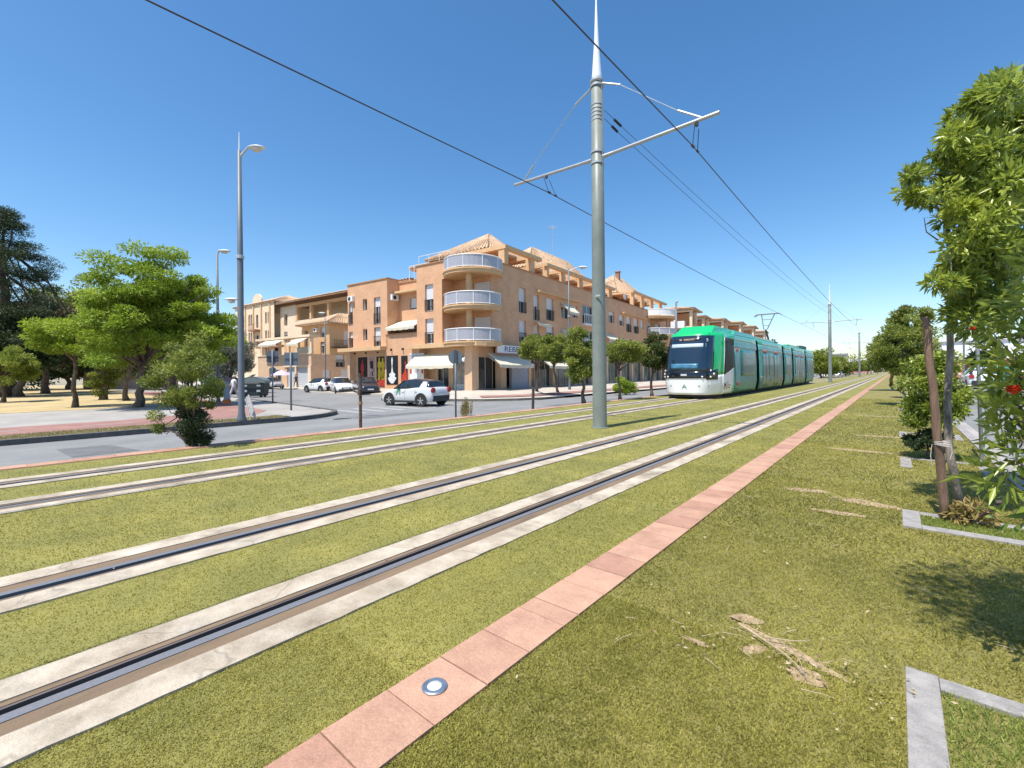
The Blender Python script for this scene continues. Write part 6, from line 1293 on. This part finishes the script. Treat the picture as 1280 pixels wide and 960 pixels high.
mb = MB(); tp = [at(1186, 560, 4.05), at(1184, 500, 4.1), at(1188, 440, 4.15), at(1187, 380, 4.15), at(1190, 330, 4.1), at(1185, 285, 4.1)]
tp = [q - A for q in tp]; mb.tube([(.07, .12, 0)] + tp, [.034, .030, .028, .026, .024, .022, .015], 10)
for q in (0, 3, 6, 9, 12, 15, 18, 20, 24, 30, 36, 40, 44, 50, 54, 60, 64, 70, 75): 
    if q < len(C): s = tp[rnd.choice([3, 4, 5])]; c = Vector(C[q]); mb.tube([s, s.lerp(c, .5) + Vector((0, 0, .08)), c], [.011, .008, .003], 6)
mb.tube([tp[5], at(1172, 300, 4.05) - A, at(1158, 290, 4.0) - A, at(1155, 272, 4.0) - A], [.008, .007, .005, .003], 6)
for x, y in small: c = at(x, y, 4.0) - A; s = at(1205, 235, 4.05) - A; mb.tube([s, s.lerp(c, .5) + Vector((0, 0, .04)), c], [.009, .006, .003], 5)
mb.build('trunk', mat('bark_grey', (.33, .28, .22), .95, var=.35, vs_=14, bump=.9, bs=35, stretch=(1, 1, .3)), e, smooth=True)
C = clumps((.12, .0, .1), (.14, .14, .1), 10, 8, .3, -.6); crown(e, C, .07, 420, .07, .02, mat_leaf('leaf_bronze', (.10, .09, .02), (.42, .30, .10), .3), 73, name='sucker_leaves')
e = empty('stake', (.36, 5.36, 0), 0, 'thick weathered wooden stake leaning left, tied with pale string', 'stake'); s0 = at(1182, 648, 3.95); s1 = at(1157, 396, 3.95); o_ = Vector((.36, 5.36, 0))
mb = MB(); P = [(s0 - o_).lerp(s1 - o_, t) + Vector((rnd.uniform(-.004, .004), rnd.uniform(-.004, .004), 0)) for t in [i / 12 for i in range(13)]]; P[0].z = -.05
mb.tube(P, [.034, .033, .034, .032, .032, .031, .031, .030, .030, .029, .030, .028, .021], 12); mb.build('shaft', WOOD, e, smooth=True)
tz = P[6]; mb = MB()
for k in range(4): cx = P[6 if False else 4] + Vector((.02, .0, .055 + k * .012)); mb.tube([cx + Vector((math.cos(a) * .054, math.sin(a) * .050, .006 * math.sin(a * 2 + k))) for a in [i * 2 * math.pi / 14 for i in range(15)]], .0035, 5)
q = P[4] + Vector((-.045, -.02, .06)); mb.tube([q, q + Vector((-.01, 0, -.1)), q + Vector((.0, 0, -.2))], .003, 5); q = P[4] + Vector((.075, -.02, .06)); mb.tube([q, q + Vector((.006, 0, -.06)), q + Vector((-.008, 0, -.12))], .003, 5)
mb.build('string', mat('string', (.55, .50, .46), .9, var=.1), e)
# irrigation pipe sticking out of the pit
a, b, c = gp(1212, 651, .02), at(1235, 640, 3.72), at(1252, 629, 3.65); mb = MB(); mb.tube([a, b, c, c + Vector((.0, -.02, -.02))], .012, 8); mb.tube([c + Vector((-.03, 0, 0)), c + Vector((.02, 0, .012))], .018, 8)
tag(mb.build('irrigation_pipe', mat('brown_pipe', (.09, .06, .05), .6, var=.1)), 'brown irrigation pipe sticking up out of the tree pit beside the wooden stake', 'pipe')
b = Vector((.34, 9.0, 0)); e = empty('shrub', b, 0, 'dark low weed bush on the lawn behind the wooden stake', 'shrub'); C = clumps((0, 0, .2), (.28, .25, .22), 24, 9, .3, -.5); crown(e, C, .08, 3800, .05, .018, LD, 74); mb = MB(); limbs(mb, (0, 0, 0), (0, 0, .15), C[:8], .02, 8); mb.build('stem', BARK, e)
# pomegranate by the camera: branches reach in from the right
b = Vector((.62, 2.1, 0)); e = empty('pomegranate_tree', b, 0, 'pomegranate tree in glossy leaf with orange red flowers reaching in from the right edge', 'tree', VT)
C = []; br = []
for (x, y, d) in [(1262, 400, 2.3), (1240, 415, 2.3),  (1275, 385, 2.2), (1290, 420, 2.2), (1268, 440, 2.1), (1250, 455, 2.2), (1284, 455, 2.0), (1244, 440, 2.3), (1262, 480, 2.1), (1248, 485, 2.2), (1280, 500, 2.0), (1262, 515, 2.0), (1246, 510, 2.1), (1270, 540, 1.95), (1255, 535, 2.0), (1282, 560, 1.9), (1268, 575, 1.9), (1262, 590, 1.95), (1275, 605, 1.95), (1300, 470, 2.0), (1310, 520, 1.9), (1300, 380, 2.1), (1320, 430, 2.1), (1340, 350, 2.1), (1330, 480, 1.9), (1350, 560, 1.8), (1310, 330, 2.2), (1360, 420, 1.9), (1380, 500, 1.8), (1400, 380, 1.9)]: C.append(at(x, y, d) - b)
rnd = random.Random(2)
for _ in range(42): C.append(Vector((rnd.uniform(-.12, .95), rnd.uniform(-.35, 1.0), rnd.uniform(1.55, 2.7))))
for _ in range(34): C.append(Vector((rnd.uniform(-.62, .3), rnd.uniform(-.25, .62), rnd.uniform(3.05, 3.7))))
C = [c for c in C if (b + c).length > .8]
Cs = np.array(C); crown(e, Cs[:17], .075, 560, .078, .021, LP, 81, flat=.9); crown(e, Cs[17:], .16, 6500, .08, .022, LP, 82, flat=.9)
mb = MB(); mb.tube([(.0, 0, -.02), (.02, .02, .5), (-.01, .05, 1.0), (.04, .1, 1.7), (.05, .2, 2.3), (0, .15, 3.0)], [.035, .03, .028, .024, .018, .01], 9)
for c in C[:33]: mb.tube([(.02, .06, max(.7, c.z * .8)), Vector(c) * .6 + Vector((0, 0, .3)), c], [.009, .006, .0025], 6)
for c in C[33::3]: mb.tube([(.04, .1, 1.5 if c.z < 3 else 2.7), Vector(c) * .6 + Vector((0, 0, .5 if c.z < 3 else 1.2)), c], [.009, .006, .0025], 6)
mb.build('trunk', BARK, e, smooth=True)
FLW = mat('flower_red', (.85, .11, .03), .6, var=.25, vs_=60, c2=(.7, .05, .015))
for (x, y, d, s) in ((1267, 486, 1.93, .9), (1216, 411, 2.3, .5)):
    p = at(x, y, d) - b; mb = MB(); rr = random.Random(int(x))
    for k in range(26):
        v = Vector((rr.gauss(0, 1), rr.gauss(0, 1), rr.gauss(0, .7))).normalized() * .022 * s; q = v.cross(Vector((rr.random(), rr.random(), 1))).normalized() * .010 * s; mb.hexa([p, p + q * .3, p + q * .3 + v * .1, p + v * .1], [p + v + q, p + v - q, p + v * 1.15 - q * .5, p + v * 1.15 + q * .5])
    mb.build('flower', FLW, e)
# ================================================================ RIGHT SIDE BACKDROP
p = at(1225, 466, 70); e = empty('warehouse', (p.x - 4, p.y + 8, 0), R(-3), 'long white warehouse behind the brick arcade on the right', 'building'); mb = MB(); mb.box(-4, 60, 0, 30, -.2, 6.0); mb.build('wall', mat('warehouse_white', (.80, .80, .80), .6, var=.02), e)
mb = MB(); mb.box(-4.2, 60.2, -.3, 30.2, 6.0, 6.35); mb.build('roof', WHITE, e)
mb = MB()
for i in range(8): mb.box(4 + i * 5, 6 + i * 5, -.06, -.01, .2, 3); 
mb.build('door', CS, e)
e2 = empty('arcade', (p.x - 5, p.y - 6, 0), R(-3), 'low red brick arcade wall in front of the white warehouse', 'building'); Fa = Fac(e2, (0, 0), (1, 0), (0, -1)); mb = MB(); Fa.wall(mb, -3, 45, -.2, 2.6, [(u, u + .75, .2, 1.9) for u in np.arange(-2.4, 43, 1.25)], .4); mb.box(-3, 45, .4, .6, -.2, 2.59); mb.build('wall', BRICK2, e2); mb = MB(); Fa.box(mb, -3.3, 45.3, 2.6, 2.8, -.8, .25); mb.build('coping', CREAM, e2)
p = gp(1247, 479, -.13); container('teal waste container on the right hand road, seen through the leaves', (p.x, p.y, -.13), YAW, ('teal', (.05, .35, .28), (.08, .42, .34)))
tr_at('street_tree', 'small dark tree in front of the white warehouse', 1226, 472, -.1, 1228, 452, 12, 12, 30, .7, 6000, .3, .13, LD, .15, 91, dep=50)
slab('pavement', [(9.5, -50), (9.5, 420), (60, 420), (60, -50)], -.6, 0, PAVE)
# end of the avenue: bridge, low buildings, wooded rise
p = at(1068, 466, 210); e = empty('footbridge', (p.x, p.y, 0), R(4), 'white beam of a distant footbridge across the end of the avenue', 'bridge'); mb = MB(); mb.box(-14, 40, 0, 4, 4.2, 5.3); mb.build('deck', WHITE, e); mb = MB(); mb.box(-13, -12, .5, 3.5, -.3, 4.2); mb.box(20, 21, .5, 3.5, -.3, 4.2); mb.build('pier', CREAM, e)
p = at(1070, 466, 225); e = empty('kiosk', (p.x, p.y, 0), R(4), 'distant low building with a red fascia under the footbridge', 'building'); mb = MB(); mb.box(-6, 6, 0, 8, -.3, 2.8); mb.build('wall', mat('pink_far', (.55, .25, .25), .8, var=.1), e); mb = MB(); mb.box(-7, 7, -1, 8.5, 2.8, 4.0); mb.build('fascia', mat('fascia_red', (.42, .06, .06), .7, var=.1), e)
for i, (x, d_, w_, h_, l_) in enumerate([(1062, 260, 30, 7.5, 'distant white flat block at the end of the avenue'), (1200, 240, 60, 5, 'far pale industrial hall on the right')]):
    p = at(x, 466, d_); e = empty('distant_building', (p.x, p.y, 0), R(4), l_, 'building'); mb = MB(); mb.box(-w_ / 2, w_ / 2, 0, 20, -.3, h_); mb.build('wall', mat('far_white', (.68, .66, .62), .8, var=.04), e)
    mb = MB()
    for k in range(int(w_ / 4)): mb.box(-w_ / 2 + 1 + k * 4, -w_ / 2 + 3 + k * 4, -.06, -.01, h_ * .5, h_ * .75)
    mb.build('window', GLASSD, e)
rg = np.random.default_rng(12); C = []
for x in range(-260, 200, 5): C.append((x, 330 + rg.uniform(-10, 10), rg.uniform(1, 7)))
leafP = np.array(C); idx = rg.integers(0, len(C), 24000); off = rg.normal(size=(24000, 3)) * np.array([4, 3, 2.2]); P = leafP[idx] + off; P = P[P[:, 2] > -.6]
leaf_mesh('distant_trees', P, rg.normal(size=(len(P), 3)), 1.3, .7, LM, None, 13)['kind'] = 'stuff'
# clock-checked extras: untended grass along the left kerb
rg = np.random.default_rng(17); n = 16000; P = np.stack([rg.uniform(-19.2, -18.08, n), rg.uniform(-3, 8.0, n), np.full(n, -.375)], 1); N = rg.normal(size=(n, 3)) * .6; N[:, 2] = 1
leaf_mesh('verge_grass', P, N, .09, .012, mat_leaf('verge_leaf', (.18, .16, .06), (.48, .40, .20), .2), None, 18)['kind'] = 'stuff'
scene.render.engine = 'CYCLES'
